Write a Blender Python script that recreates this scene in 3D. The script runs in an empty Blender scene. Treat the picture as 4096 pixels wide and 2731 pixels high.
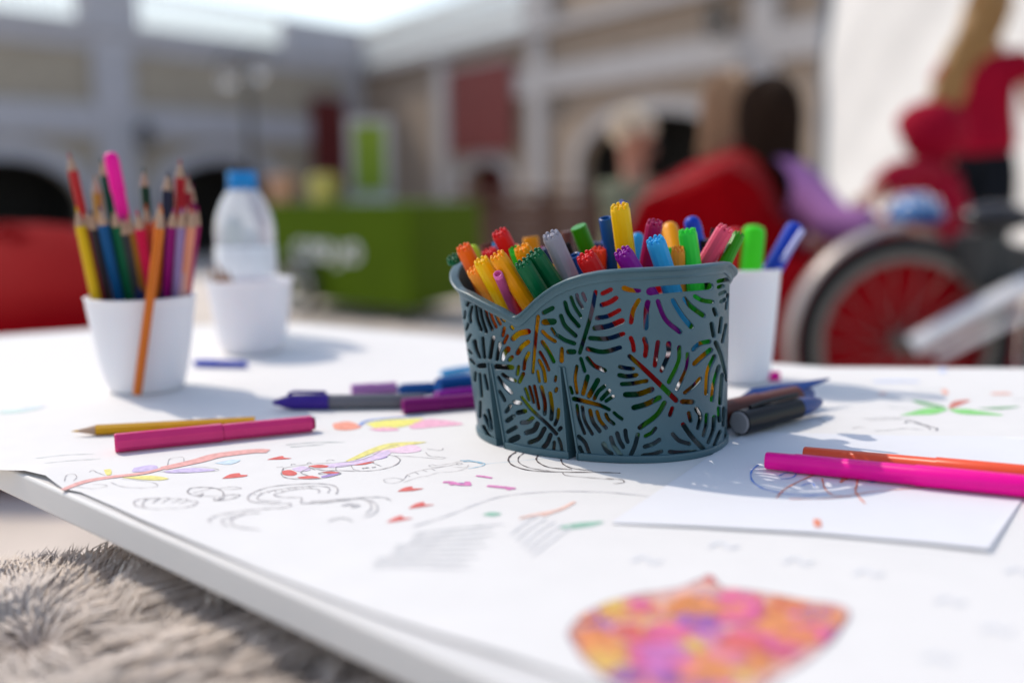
import bpy, bmesh, math, random
import numpy as np
from mathutils import Vector, Matrix, noise
from mathutils.geometry import delaunay_2d_cdt
random.seed(4); rng = np.random.default_rng(4)
S = bpy.context.scene
COL = S.collection
# ------------------------------------------------------------------ camera
CAMZ, PITCH, ROLL, FPX, CX, CY = .65, math.radians(8.9), math.radians(.5), 4096*35/36, 2048, 1365.5
_f = np.array([0, math.cos(PITCH), -math.sin(PITCH)]); _r0 = np.array([1., 0, 0]); _u0 = np.array([0, math.sin(PITCH), math.cos(PITCH)])
CR = math.cos(ROLL)*_r0-math.sin(ROLL)*_u0; CU = math.cos(ROLL)*_u0+math.sin(ROLL)*_r0; CF = _f
CO = np.array([0, 0, CAMZ])
cam = bpy.data.cameras.new('camera'); co = bpy.data.objects.new('camera', cam); COL.objects.link(co)
m = Matrix(((CR[0], CU[0], -CF[0], 0), (CR[1], CU[1], -CF[1], 0), (CR[2], CU[2], -CF[2], CAMZ), (0, 0, 0, 1)))
co.matrix_world = m
cam.lens = 35; cam.sensor_width = 36; cam.clip_start = .02; cam.clip_end = 800
cam.dof.use_dof = True; cam.dof.focus_distance = .645; cam.dof.aperture_fstop = 1.8; cam.dof.aperture_blades = 9
S.camera = co
# ------------------------------------------------------------------ light
SUN_AZ, SUN_EL = math.radians(-52), math.radians(47)      # azimuth clockwise from +Y
w = bpy.data.worlds.new('World'); S.world = w; w.use_nodes = True
nt = w.node_tree; nt.nodes.clear()
sk = nt.nodes.new('ShaderNodeTexSky'); sk.sky_type = 'NISHITA'; sk.sun_disc = False
sk.sun_elevation = SUN_EL; sk.sun_rotation = SUN_AZ; sk.air_density = 1.2; sk.dust_density = 1.5; sk.ozone_density = 1
bg = nt.nodes.new('ShaderNodeBackground'); bg.inputs[1].default_value = .15
ow = nt.nodes.new('ShaderNodeOutputWorld')
wtc = nt.nodes.new('ShaderNodeTexCoord'); wsp = nt.nodes.new('ShaderNodeSeparateXYZ'); nt.links.new(wtc.outputs['Generated'], wsp.inputs[0])
wr = nt.nodes.new('ShaderNodeValToRGB'); wr.color_ramp.elements[0].position = 0; wr.color_ramp.elements[0].color = (.46, .43, .40, 1); wr.color_ramp.elements[1].position = .75; wr.color_ramp.elements[1].color = (0, 0, 0, 1)
el_ = wr.color_ramp.elements.new(.28); el_.color = (.29, .27, .25, 1); nt.links.new(wsp.outputs[2], wr.inputs[0])       # pale glow added to the sky colour to whiten it, strongest at the horizon
wm_ = nt.nodes.new('ShaderNodeVectorMath'); wm_.operation = 'MULTIPLY_ADD'; wm_.inputs[1].default_value = (5, 5, 5)
nt.links.new(wr.outputs[0], wm_.inputs[0]); nt.links.new(sk.outputs[0], wm_.inputs[2]); nt.links.new(wm_.outputs[0], bg.inputs[0])
nt.links.new(bg.outputs[0], ow.inputs[0])
sl = bpy.data.lights.new('sun', 'SUN'); sl.energy = 2.3; sl.angle = math.radians(.53); sl.color = (1, .91, .78)
so = bpy.data.objects.new('sun', sl); COL.objects.link(so)
sd = Vector((math.sin(SUN_AZ)*math.cos(SUN_EL), math.cos(SUN_AZ)*math.cos(SUN_EL), math.sin(SUN_EL)))
so.rotation_euler = sd.to_track_quat('Z', 'Y').to_euler(); so.location = sd*20
vs = S.view_settings; vs.view_transform = 'Standard'; vs.look = 'None'; vs.exposure = .22; vs.gamma = 1; vs.use_curve_mapping = False
# ------------------------------------------------------------------ geometry of sight (to turn measured pixels into places)
def ray(x, y): return (x-CX)/FPX*CR-(y-CY)/FPX*CU+CF
def onz(x, y, z):
    d = ray(x, y); return CO+(z-CAMZ)/d[2]*d
def at(x, y, D):
    d = ray(x, y); return CO+D/d[1]*d
def proj(P):
    P = np.asarray(P)-CO; Z = P@CF; return np.stack([CX+FPX*(P@CR)/Z, CY-FPX*(P@CU)/Z], -1)
V = lambda p: Vector((float(p[0]), float(p[1]), float(p[2])))
# ------------------------------------------------------------------ materials
def lin(c): return tuple(((v/12.92) if v <= .04045 else ((v+.055)/1.055)**2.4) for v in c)
def mat(name, col, rough=.5, var=.12, scale=30, bump=0, spec=.5, metal=0, trans=0, sss=0, coat=0, ior=1.45):
    if name in bpy.data.materials: return bpy.data.materials[name]
    m = bpy.data.materials.new(name); m.use_nodes = True; n = m.node_tree; p = n.nodes['Principled BSDF']
    tc = n.nodes.new('ShaderNodeTexCoord'); nz = n.nodes.new('ShaderNodeTexNoise'); nz.inputs['Scale'].default_value = scale; nz.inputs['Detail'].default_value = 5
    n.links.new(tc.outputs['Object'], nz.inputs['Vector'])
    cr = n.nodes.new('ShaderNodeValToRGB'); cr.color_ramp.elements[0].position = .3; cr.color_ramp.elements[1].position = .7
    cr.color_ramp.elements[0].color = (*[v*(1-var) for v in col], 1); cr.color_ramp.elements[1].color = (*[min(1, v*(1+var)) for v in col], 1)
    n.links.new(nz.outputs['Fac'], cr.inputs['Fac']); n.links.new(cr.outputs['Color'], p.inputs['Base Color'])
    p.inputs['Roughness'].default_value = rough; p.inputs['Specular IOR Level'].default_value = spec; p.inputs['Metallic'].default_value = metal
    p.inputs['Transmission Weight'].default_value = trans; p.inputs['IOR'].default_value = ior; p.inputs['Coat Weight'].default_value = coat
    if sss: p.inputs['Subsurface Weight'].default_value = sss; p.inputs['Subsurface Scale'].default_value = .004; p.inputs['Subsurface Radius'].default_value = (1, .6, .5)
    if bump:
        b = n.nodes.new('ShaderNodeBump'); b.inputs['Strength'].default_value = bump; b.inputs['Distance'].default_value = .002
        n2 = n.nodes.new('ShaderNodeTexNoise'); n2.inputs['Scale'].default_value = scale*6; n2.inputs['Detail'].default_value = 6
        n.links.new(tc.outputs['Object'], n2.inputs['Vector']); n.links.new(n2.outputs['Fac'], b.inputs['Height']); n.links.new(b.outputs['Normal'], p.inputs['Normal'])
    return m
def plastic(name, col, rough=.30, **k): return mat('plastic_'+name, col, rough, .04, 60, sss=k.pop('sss', .06), spec=k.pop('spec', .22), **k)
# ------------------------------------------------------------------ objects
def tag(o, label=None, cat=None, group=None, kind=None):
    for k, v in (('label', label), ('category', cat), ('group', group), ('kind', kind)):
        if v: o[k] = v
    return o
def empty(name, label, cat, loc=(0, 0, 0), group=None):
    o = bpy.data.objects.new(name, None); COL.objects.link(o); o.location = V(loc); o.empty_display_size = .02
    return tag(o, label, cat, group)
class MB:
    def __init__(s): s.v = []; s.f = []
    def add(s, vs, fs):
        b = len(s.v); s.v += [tuple(float(c) for c in v) for v in vs]; s.f += [tuple(b+i for i in f) for f in fs]; return s
    def box(s, c, d, R=None):
        c = np.array(c, float); d = np.array(d, float)/2
        vs = [np.array((x, y, z))*d for x in (-1, 1) for y in (-1, 1) for z in (-1, 1)]
        if R is not None: vs = [R@v for v in vs]
        return s.add([v+c for v in vs], [(0, 1, 3, 2), (4, 6, 7, 5), (0, 4, 5, 1), (2, 3, 7, 6), (0, 2, 6, 4), (1, 5, 7, 3)])
    def tube(s, pts, rad, n=12, caps=True, closed=False):
        pts = [np.array(p, float) for p in pts]; N = len(pts); rad = [rad]*N if np.isscalar(rad) else rad
        rings = []; prev = None
        for i, p in enumerate(pts):
            t = pts[(i+1) % N if closed else min(i+1, N-1)]-pts[(i-1) if (closed or i) else 0]; t = t/(np.linalg.norm(t)+1e-12)
            a = prev if prev is not None else (np.array([0, 0, 1.]) if abs(t[2]) < .9 else np.array([1., 0, 0]))
            a = a-t*(a@t); a /= np.linalg.norm(a)+1e-12; prev = a; b = np.cross(t, a)
            rings.append([p+rad[i]*(math.cos(k*2*math.pi/n)*a+math.sin(k*2*math.pi/n)*b) for k in range(n)])
        vs = [v for r in rings for v in r]; fs = []
        for i in range(N if closed else N-1):
            for k in range(n):
                j = (i+1) % N; fs.append((i*n+k, i*n+(k+1) % n, j*n+(k+1) % n, j*n+k))
        if caps and not closed: fs += [tuple(range(n))[::-1], tuple((N-1)*n+k for k in range(n))]
        return s.add(vs, fs)
    def lathe(s, prof, n=48, o=(0, 0, 0), sx=1, sy=1):
        vs = []; fs = []; M = len(prof)
        for r, z in prof:
            for k in range(n):
                a = 2*math.pi*k/n; vs.append((o[0]+sx*r*math.cos(a), o[1]+sy*r*math.sin(a), o[2]+z))
        for i in range(M-1):
            for k in range(n): fs.append((i*n+k, i*n+(k+1) % n, (i+1)*n+(k+1) % n, (i+1)*n+k))
        return s.add(vs, fs)
    def ball(s, c, r, n=16, m=10):
        r = (r, r, r) if np.isscalar(r) else r; vs = []; fs = []
        for i in range(m+1):
            t = math.pi*i/m
            for k in range(n):
                a = 2*math.pi*k/n; vs.append((c[0]+r[0]*math.sin(t)*math.cos(a), c[1]+r[1]*math.sin(t)*math.sin(a), c[2]+r[2]*math.cos(t)))
        for i in range(m):
            for k in range(n): fs.append((i*n+k, i*n+(k+1) % n, (i+1)*n+(k+1) % n, (i+1)*n+k))
        return s.add(vs, fs)
    def build(s, name, material, parent=None, smooth=True, angle=40, label=None, kind=None, local=False):
        me = bpy.data.meshes.new(name)
        v = np.array(s.v)
        if parent is not None and not local:
            M = np.array(parent.matrix_basis.inverted()) if parent.parent is None else np.array((parent.parent.matrix_basis @ parent.matrix_basis).inverted())
            v = v@M[:3, :3].T+M[:3, 3]
        me.from_pydata(v.tolist(), [], s.f); me.materials.append(material)
        bm = bmesh.new(); bm.from_mesh(me); bmesh.ops.remove_doubles(bm, verts=bm.verts, dist=1e-6); bmesh.ops.recalc_face_normals(bm, faces=bm.faces)
        if smooth:
            ca = math.radians(angle)
            for e in bm.edges: e.smooth = not (len(e.link_faces) == 2 and e.calc_face_angle(0) > ca)
            for f in bm.faces: f.smooth = True
        bm.to_mesh(me); bm.free()
        o = bpy.data.objects.new(name, me); COL.objects.link(o)
        if parent is not None: o.parent = parent
        if label: o['label'] = label
        if kind: o['kind'] = kind
        return o
def frame(axis):
    t = np.array(axis, float); t /= np.linalg.norm(t); a = np.array([0, 0, 1.]) if abs(t[2]) < .95 else np.array([1., 0, 0])
    a = a-t*(a@t); a /= np.linalg.norm(a); return a, np.cross(t, a), t
def spline(pts, n):
    pts = np.array(pts, float)
    if len(pts) == 2: t = np.linspace(0, 1, n)[:, None]; return pts[0]*(1-t)+pts[1]*t
    q = np.vstack([2*pts[0]-pts[1], pts, 2*pts[-1]-pts[-2]]); out = []
    k = len(pts)-1
    for j in np.linspace(0, k-1e-9, n):
        i = int(j); t = j-i; a, b, c, d = q[i:i+4]
        out.append(.5*((2*b)+(c-a)*t+(2*a-5*b+4*c-d)*t*t+(3*b-a-3*c+d)*t**3))
    return np.array(out)
def ccw(p):
    a = np.array([(q[0], q[1]) for q in p], float); x, y = a[:, 0], a[:, 1]
    return list(p) if (x*np.roll(y, -1)-y*np.roll(x, -1)).sum() > 0 else list(p)[::-1]
# ================================================================== GROUND, SKY AND BUILDINGS
gm = mat('paving', (.66, .57, .49), .85, .18, 3, .3)
TT = .47                      # table top height
Z0 = -2.6                     # the square lies below the terrace the table stands on
MB().add([(-300, -60, Z0), (300, -60, Z0), (300, 400, Z0), (-300, 400, Z0)], [(0, 1, 2, 3)]).build('ground', gm, smooth=False)['kind'] = 'structure'
tp_ = [(-60, -50), (60, -50), (60, 10.4), (2.6, 10.4), (1.3, 7.4), (-60, 7.4)]; k = len(tp_)
MB().add([(x, y, 0) for x, y in tp_]+[(x, y, Z0) for x, y in tp_], [tuple(range(k))]+[(i, (i+1) % k, k+(i+1) % k, k+i) for i in range(k)]).build('terrace', gm, smooth=False)['kind'] = 'structure'
# --- facade builder: coordinates s along the wall, z up, d out towards the square
class Facade:
    def __init__(f, A, B, label, cat='building', name='arcade_building'):
        f.A = np.array(A, float); B = np.array(B, float); f.L = np.linalg.norm(B-f.A); f.t = (B-f.A)/f.L
        f.n = np.array([f.t[1], -f.t[0]]);
        if f.n@(-f.A) < 0: f.n = -f.n
        f.root = empty(name, label, cat, (f.A[0], f.A[1], 0))
    def P(f, s, z, d=0): q = f.A+f.t*s+f.n*d; return (q[0], q[1], z)
    def s_at(f, x, y=700):
        d = ray(x, y)[:2]; M = np.array([[d[0], -f.t[0]], [d[1], -f.t[1]]]); return np.linalg.solve(M, f.A)[1]
    def z_at(f, x, y):
        s = f.s_at(x, y); q = f.A+f.t*s; return at(x, y, q[1])[2]
    def block(f, s0, s1, z0, z1, d0, d1, name, m, parent=None, mb=None):
        b = mb or MB(); vs = [f.P(s, z, d) for s in (s0, s1) for d in (d0, d1) for z in (z0, z1)]
        b.add(vs, [(0, 1, 3, 2), (4, 6, 7, 5), (0, 4, 5, 1), (2, 3, 7, 6), (0, 2, 6, 4), (1, 5, 7, 3)])
        if mb is None: return b.build(name, m, parent or f.root, smooth=False)
    def arch(f, s0, s1, zs, zc, grow=0, n=20):
        c = (s0+s1)/2; h = (s1-s0)/2+grow
        return [(c-h, Z0)]+[(c-h*math.cos(math.pi*k/n), zs+(zc+grow-zs)*math.sin(math.pi*k/n)) for k in range(n+1)]+[(c+h, Z0)]
    def wall(f, s0, s1, z1, holes, m, depth=.5):
        pts = [(s0, Z0), (s1, Z0), (s1, z1), (s0, z1)]; faces = [[0, 1, 2, 3]]; pts = [Vector(p) for p in pts]
        for h in holes:
            b = len(pts); pts += ccw([Vector((p[0], p[1]-(.02 if p[1] == Z0 else 0))) for p in h]); faces.append(list(range(b, b+len(h))))
        v, e, fc, ov, oe, of = delaunay_2d_cdt(pts, [], faces, 0, 1e-5, True)
        b = MB(); keep = [tuple(t) for t, o in zip(fc, of) if 0 in o and len(o) == 1]
        b.add([f.P(p[0], max(p[1], Z0), 0) for p in v], keep)
        for h in holes:
            vs = [f.P(p[0], p[1], 0) for p in h]+[f.P(p[0], p[1], -depth) for p in h]; k = len(h)
            b.add(vs, [(i, i+1, k+i+1, k+i) for i in range(k-1)])
        return b.build('wall', m, f.root, smooth=False)
    def trim(f, s0, s1, zs, zc, wdt, m, d=.12):
        a = f.arch(s0, s1, zs, zc); o = f.arch(s0, s1, zs, zc, wdt); k = len(a)
        vs = [f.P(p[0], p[1], d) for p in a]+[f.P(p[0], p[1], d) for p in o]+[f.P(p[0], p[1], -.1) for p in a]+[f.P(p[0], p[1], 0) for p in o]
        fs = [(i, i+1, k+i+1, k+i) for i in range(k-1)]+[(i, i+1, 2*k+i+1, 2*k+i) for i in range(k-1)]+[(k+i, k+i+1, 3*k+i+1, 3*k+i) for i in range(k-1)]
        return MB().add(vs, fs).build('arch_trim', m, f.root)
    def room(f, s0, s1, z1, m, depth=4):
        vs = [f.P(s, z, d) for s in (s0-.5, s1+.5) for d in (-.5, -depth) for z in (Z0+.01, z1+.4)]
        b = MB().add(vs, [(2, 3, 7, 6), (0, 1, 3, 2), (4, 6, 7, 5), (1, 5, 7, 3), (0, 2, 6, 4)])
        return b.build('interior', m, f.root, smooth=False)
    def balustrade(f, s0, s1, z0, h, m, pier=None, parent=None):
        r = f.block(s0, s1, z0, z0+.12, -.1, .2, 'bottom_rail', m); r2 = f.block(s0, s1, z0+h-.13, z0+h, -.1, .2, 'top_rail', m)
        n = int((s1-s0)/.34); proto = None
        for i in range(n):
            s = s0+(i+.5)*(s1-s0)/n
            if proto is None:
                proto = MB().lathe([(.075, 0), (.075, .04), (.05, .08), (.11, h*.3), (.05, h*.6), (.08, h-.32), (.08, h-.25)], 8).build('baluster', m, f.root, local=True); o = proto
            else:
                o = proto.copy(); COL.objects.link(o)
            q = f.P(s, z0+.12, .05); o.location = V(q)-f.root.location
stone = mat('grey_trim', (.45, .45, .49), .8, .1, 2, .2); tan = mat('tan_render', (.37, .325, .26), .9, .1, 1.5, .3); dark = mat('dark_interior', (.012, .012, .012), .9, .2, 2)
rtan = mat('sand_render', (.31, .24, .185), .9, .1, 1.5, .3); rstone = mat('pale_trim', (.35, .335, .34), .8, .1, 2, .2); white_st = mat('white_stone', (.62, .61, .59), .7, .05, 2)
maroon = mat('maroon_cloth', (.13, .018, .018), .8, .2, 4)
A = at(-500, 700, 37.0); Bc = (-8.1, 56)
A = (-20.6-12.5*.22, 40-16*.22)
LF = Facade(A, Bc, 'long grey and tan arcaded building on the left with a white balustrade along its roof')
zr_ = LF.z_at(1000, 205)
hs = []
for (x0, x1) in ((-330, 335), (640, 1110)):
    s0, s1 = LF.s_at(x0), LF.s_at(x1); hs.append((s0, s1))
zc = LF.z_at(880, 645)
LF.wall(0, LF.L, zr_, [LF.arch(s0, s1, zc-2.1, zc) for s0, s1 in hs], tan)
for s0, s1 in hs:
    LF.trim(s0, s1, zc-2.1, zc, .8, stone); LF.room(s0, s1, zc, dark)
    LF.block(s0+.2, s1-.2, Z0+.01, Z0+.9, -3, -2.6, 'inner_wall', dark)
LF.block(0, LF.L, zr_-.02, zr_+.35, -.6, .45, 'cornice', stone); LF.block(0, LF.L, zr_-.75, zr_-.021, -.1, .2, 'frieze', stone)
zb0, zb1 = LF.z_at(830, 561), LF.z_at(830, 445)
LF.block(0, LF.L, zb0, zb1, 0, .25, 'string_course', stone)
ps = LF.s_at(470)
for s in (ps, LF.L-.6): LF.block(s-.9, s+.9, Z0, zr_-.03, .003, .3, 'pilaster', stone)
zt = zr_+.35; BH = 1.75
piers = [ps]
for s in piers: LF.block(s-1.25, s+1.25, zt, zt+BH+.15, -.3, .4, 'balustrade_pier', stone)
LF.balustrade(0, ps-1.3, zt, BH, white_st); e1 = LF.s_at(1150); LF.balustrade(ps+1.3, e1, zt, BH, white_st)
LF.block(e1+.1, LF.L, zt, zt+BH-.3, -.3, .35, 'parapet', stone)
RF = Facade((-8.1, 56.02), (10.4, 26.8), 'sand coloured arcaded building on the right with a wide dark arch')
zr2 = RF.z_at(2098, 150); RL = RF.L
a0, a1 = RF.s_at(2320), RF.s_at(2960); b0, b1 = RF.s_at(1860), RF.s_at(2040)
zc2 = RF.z_at(2700, 440); zcb = RF.z_at(1980, 650)
RF.wall(0, RL, zr2, [RF.arch(a0, a1, zc2*.45, zc2), RF.arch(b0, b1, zcb*.5, zcb)], rtan)
RF.trim(a0, a1, zc2*.45, zc2, .5, rstone); RF.room(a0, a1, zc2, dark); RF.trim(b0, b1, zcb*.5, zcb, .55, rstone); RF.room(b0, b1, zcb, maroon, 2)
zq0, zq1 = RF.z_at(2700, 305), RF.z_at(2700, 180)
RF.block(RF.s_at(2070), RL, zq0, zq1, 0, .3, 'string_course', rstone)
zq0 = RF.z_at(1700, 345); zq1 = RF.z_at(1700, 270)
RF.block(0, RL, zr2-.1, zr2+.3, -.6, .5, 'cornice', rstone)
for x in (1790, 2170, 3060): s = RF.s_at(x); RF.block(s-.55, s+.55, Z0, zr2-.11, .003, .32, 'pilaster', rstone)
RF.balustrade(.4, RF.s_at(2110), zr2+.3, 2.0, white_st); s = RF.s_at(2180); RF.block(s-1, s+.9, zr2+.3, zr2+2.5, -.3, .4, 'balustrade_pier', rstone)
RF.block(s+1, RL, zr2+.3, zr2+4.6, -.5, .05, 'upper_wall', rtan)
for (x0, x1, y0, y1, F_, lb) in ((1235, 1372, 395, 770, LF, 'tall narrow maroon banner hanging beside the grey corner of the building'), (1830, 2085, 258, 612, RF, 'wide maroon banner hanging above the small archway')):
    s0, s1 = F_.s_at(x0), F_.s_at(x1); xm = (x0+x1)/2
    o = MB(); vs = []; K = 14
    for i in range(K+1):
        for z in (F_.z_at(xm, y1), F_.z_at(xm, y0)): vs.append(F_.P(s0+(s1-s0)*i/K, z, .36+.05*math.sin(i*1.9)))
    o.add(vs, [(2*i, 2*i+2, 2*i+3, 2*i+1) for i in range(K)])
    e = empty('banner', lb, 'banner', F_.P(s0, 0)); o.build('cloth', maroon, e)
    MB().tube([F_.P(s0-.1, F_.z_at(xm, y0)+.03, .36), F_.P(s1+.1, F_.z_at(xm, y0)+.03, .36)], .04).build('rod', stone, e)
black = mat('black_metal', (.02, .022, .025), .4, .2, 20); glassm = mat('lamp_glass', (.5, .5, .5), .08, .02, 5, trans=.8)
def wall_lantern(F_, x, y, sc, label):
    s = F_.s_at(x, y); z = F_.z_at(x, y); e = empty('wall_lantern', label, 'lantern', F_.P(s, z, .3), 'lanterns on the building walls')
    c = F_.P(s, z, .75)
    MB().lathe([(.02*sc, .45*sc), (.28*sc, .28*sc), (.24*sc, .25*sc)], 6, c).build('cap', black, e, smooth=False)
    MB().lathe([(.22*sc, .25*sc), (.14*sc, -.3*sc), (.02*sc, -.32*sc)], 6, c).build('glass', glassm, e, smooth=False)
    b = MB(); b.tube([F_.P(s, z-.2*sc, 0), F_.P(s, z+.1, .4), F_.P(s, z+.5*sc, .75)], .04*sc, 8)
    for k in range(6):
        a = k*math.pi/3; b.tube([(c[0]+.22*sc*math.cos(a), c[1]+.22*sc*math.sin(a), c[2]+.25*sc), (c[0]+.14*sc*math.cos(a), c[1]+.14*sc*math.sin(a), c[2]-.3*sc)], .02*sc, 6)
    b.build('bracket', black, e)
wall_lantern(LF, 545, 560, 1.6, 'dark wall lantern on the grey pilaster of the left building')
wall_lantern(RF, 2290, 450, .9, 'dark wall lantern beside the wide dark arch')
wall_lantern(RF, 2930, 105, 1.5, 'large dark lantern high on the sand coloured wall')
# street lamp
L0 = at(985, 235, 15); e = empty('street_lamp', 'dark street lamp with two glass globes in front of the left building', 'street lamp', (L0[0], L0[1], Z0))
MB().lathe([(.14, 0), (.14, .2), (.08, .35), (.065, 1.2), (.05, L0[2]-Z0)], 14, (L0[0], L0[1], Z0)).build('pole', black, e)
MB().tube([L0+np.array([-.45, 0, -.12]), L0+np.array([-.25, 0, .12]), L0+np.array([0, 0, .0]), L0+np.array([.25, 0, .17]), L0+np.array([.45, 0, .0])], .03, 8).build('arm', black, e)
for sx, dz in ((-.3, -.3), (.14, -.2)):
    c = L0+np.array([sx, 0, dz]); g = MB().ball(c, .12).build('globe', glassm, e); MB().lathe([(.01, .15), (.08, .12), (.05, .1)], 12, c).build('globe_cap', black, g)
# white marquee wall
wm = mat('white_canvas', (.68, .67, .66), .75, .04, 3, .2); e = empty('marquee', 'tall white canvas marquee wall standing at the right behind the people', 'marquee', (3.0, 9.0, 0))
b = MB(); NX, NZ = 60, 50; PA = np.array(at(3285, 700, 9.0)[:2]); PB = PA+np.array([1.35, -4.9])
vs = []
for i in range(NX+1):
    for j in range(NZ+1):
        t = i/NX; z = .03+3.6*j/NZ; q = PA*(1-t)+PB*t; nn = np.array([-.96, -.26])
        k = t*5.1-z*1.0; dd = .014*math.sin(k*3.1+.6*math.sin(z*2))+.008*math.sin(k*7.3+1)
        vs.append((q[0]+nn[0]*dd, q[1]+nn[1]*dd, z))
b.add(vs, [(i*(NZ+1)+j, (i+1)*(NZ+1)+j, (i+1)*(NZ+1)+j+1, i*(NZ+1)+j+1) for i in range(NX) for j in range(NZ)]).build('canvas_wall', wm, e)
b = MB(); NX = 40; vs = []
for i in range(NX+1):
    for j in range(11):
        t = i/NX; q = PA*(1-t)+PB*t+np.array([.96, .26])*j*.3; vs.append((q[0], q[1], 3.63+.12*j-.02*math.sin(i)))
b.add(vs, [(i*11+j, (i+1)*11+j, (i+1)*11+j+1, i*11+j+1) for i in range(NX) for j in range(10)]).build('canvas_roof', wm, e)
steel = mat('grey_blue_paint', (.12, .15, .19), .5, .1, 9)
for q in (PA, PB): MB().tube([(q[0], q[1], 0), (q[0], q[1], 3.75)], .045, 12).build('pole', steel, e)
# brown timber counter behind
br = mat('brown_timber', (.10, .045, .03), .7, .3, 8, .3); c0, c1 = at(1895, 800, 6.9), at(2480, 800, 6.5)
e = empty('market_counter', 'low dark brown timber counter in front of the sand coloured building', 'counter', (c0[0], c0[1], 0))
dv = (c1-c0)/np.linalg.norm((c1-c0)[:2]); zt_ = .60
for k in range(7):
    za = .06+k*.075; p = (c0+c1)/2
    b = MB(); ln = np.linalg.norm((c1-c0)[:2]); ang = math.atan2(dv[1], dv[0]); R = np.array([[math.cos(ang), -math.sin(ang), 0], [math.sin(ang), math.cos(ang), 0], [0, 0, 1]])
    b.box((p[0], p[1], za), (ln, .03, .066), R).build('plank', br, e, smooth=False)
MB().box((p[0], p[1]+.15, zt_), (ln+.1, .5, .04), R).build('counter_top', br, e, smooth=False)
for s_ in (-.45, 0, .45): MB().box((p[0]+dv[0]*ln*s_, p[1]+dv[1]*ln*s_+.06, .29), (.07, .07, .58), R).build('post', br, e, smooth=False)
# ================================================================== GREEN CART
green = mat('green_paint', (.066, .115, .0004), .8, .08, 4, spec=.15); wht = mat('white_paint', (.75, .75, .75), .5, .03, 5)
g0 = at(1075, 1240, 5.25); g1 = at(1650, 1240, 4.6); g2 = at(1925, 1230, 5.25)
e = empty('green_cart', 'lime green display cart with white rounded lettering on its side', 'cart', (g1[0], g1[1], 0))
g3 = g0+g2-g1; bt, tp = .085, .54
def panel(pa, pb, name, z0=bt, z1=tp, m_=green, th=.02):
    pa, pb = np.array(pa[:2]), np.array(pb[:2]); t = (pb-pa)/np.linalg.norm(pb-pa); n = np.array([-t[1], t[0]])
    vs = [(*(q+n*d), z) for q in (pa, pb) for d in (0, th) for z in (z0, z1)]
    return MB().add(vs, [(0, 1, 3, 2), (4, 6, 7, 5), (0, 4, 5, 1), (2, 3, 7, 6), (0, 2, 6, 4), (1, 5, 7, 3)]).build(name, m_, e, smooth=False)
pn = panel(g0, g1, 'side_panel'); panel(g1, g2, 'end_panel'); panel(g2, g3, 'side_panel'); panel(g3, g0, 'end_panel')
tv = [(*q[:2], tp+dz) for dz in (.002, .03) for q in (g0, g1, g2, g3)]
MB().add(tv, [(0, 1, 2, 3), (4, 5, 6, 7), (0, 1, 5, 4), (1, 2, 6, 5), (2, 3, 7, 6), (3, 0, 4, 7)]).build('top_board', green, e, smooth=False)
MB().add([(*q[:2], bt) for q in (g0, g1, g2, g3)], [(0, 1, 2, 3)]).build('floor_board', green, e, smooth=False)
t2 = (g1-g0)[:2]; t2 /= np.linalg.norm(t2); n2 = np.array([t2[1], -t2[0]]); n2 = n2 if n2@(-g0[:2]) > 0 else -n2
def cartp(u, z, d=.004): q = g0[:2]+(g1-g0)[:2]*u+n2*d; return np.array([q[0], q[1], z])
lt = MB(); zc_ = .335; hh = .038
for k, (u, kind) in enumerate(((.27, 'c'), (.36, 'o'), (.45, 'o'), (.54, 'j'), (.635, 'o'))):     # five rounded letters, blurred in the photo
    def ringp(a0, a1): return [cartp(u+.036*math.cos(a), zc_+hh*math.sin(a)) for a in np.linspace(a0, a1, 20)]
    if kind == 'o': lt.tube(ringp(0, 2*math.pi*19/20), .012, 6, closed=True)
    elif kind == 'c': lt.tube(ringp(.7, 2*math.pi-.7), .012, 6)
    else: lt.tube([cartp(u+.02, zc_+hh), cartp(u+.02, zc_-hh*1.2), cartp(u-.02, zc_-hh*1.8)], .012, 6)
lt.build('lettering', wht, e)
tyre = mat('tyre_rubber', (.02, .02, .02), .8, .2, 30, .3); alu = mat('brushed_metal', (.5, .49, .47), .35, .08, 40, metal=.9); rimd = mat('dull_rim', (.20, .18, .16), .55, .1, 40, metal=.3)
def wheel(e, c, R, ax, spokes=16, tw=.02, rimm=alu, name='wheel'):
    a = np.array(ax, float); a /= np.linalg.norm(a); u = np.cross(a, [0, 0, 1]); u /= np.linalg.norm(u); z = np.array([0, 0, 1.])
    c = np.array(c, float); ring = lambda r, d=0, n=48: [c+a*d+r*(math.cos(t)*u+math.sin(t)*z) for t in np.linspace(0, 2*math.pi, n, endpoint=False)]
    wroot = MB().tube([c-a*.03, c+a*.03], .026, 16).build('wheel', rimm, e)
    MB().tube(ring(R-tw), tw, 10, closed=True).build('tyre', tyre, wroot)
    MB().tube(ring(R-2*tw-.009), .013, 8, closed=True).build('rim', rimm, wroot)
    for k in range(spokes):
        t = 2*math.pi*k/spokes; p = c+(R-2*tw-.01)*(math.cos(t)*u+math.sin(t)*z); q = c+a*(.025 if k % 2 else -.025)+.022*(math.cos(t+.9)*u+math.sin(t+.9)*z)
        MB().tube([q, p], .0016, 5).build('spoke', rimm, wroot)
    return wroot
wheel(e, (*(g0[:2]*.72+g1[:2]*.28+n2*.05), .15), .15, (n2[0], n2[1], 0)); 
p5 = g1[:2]*.9+g2[:2]*.1
for q in (g1, g2): MB().box((q[0]*.94+g3[0]*.06, q[1]*.94+g3[1]*.06, .045), (.05, .05, .09)).build('foot', black, e)
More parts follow.
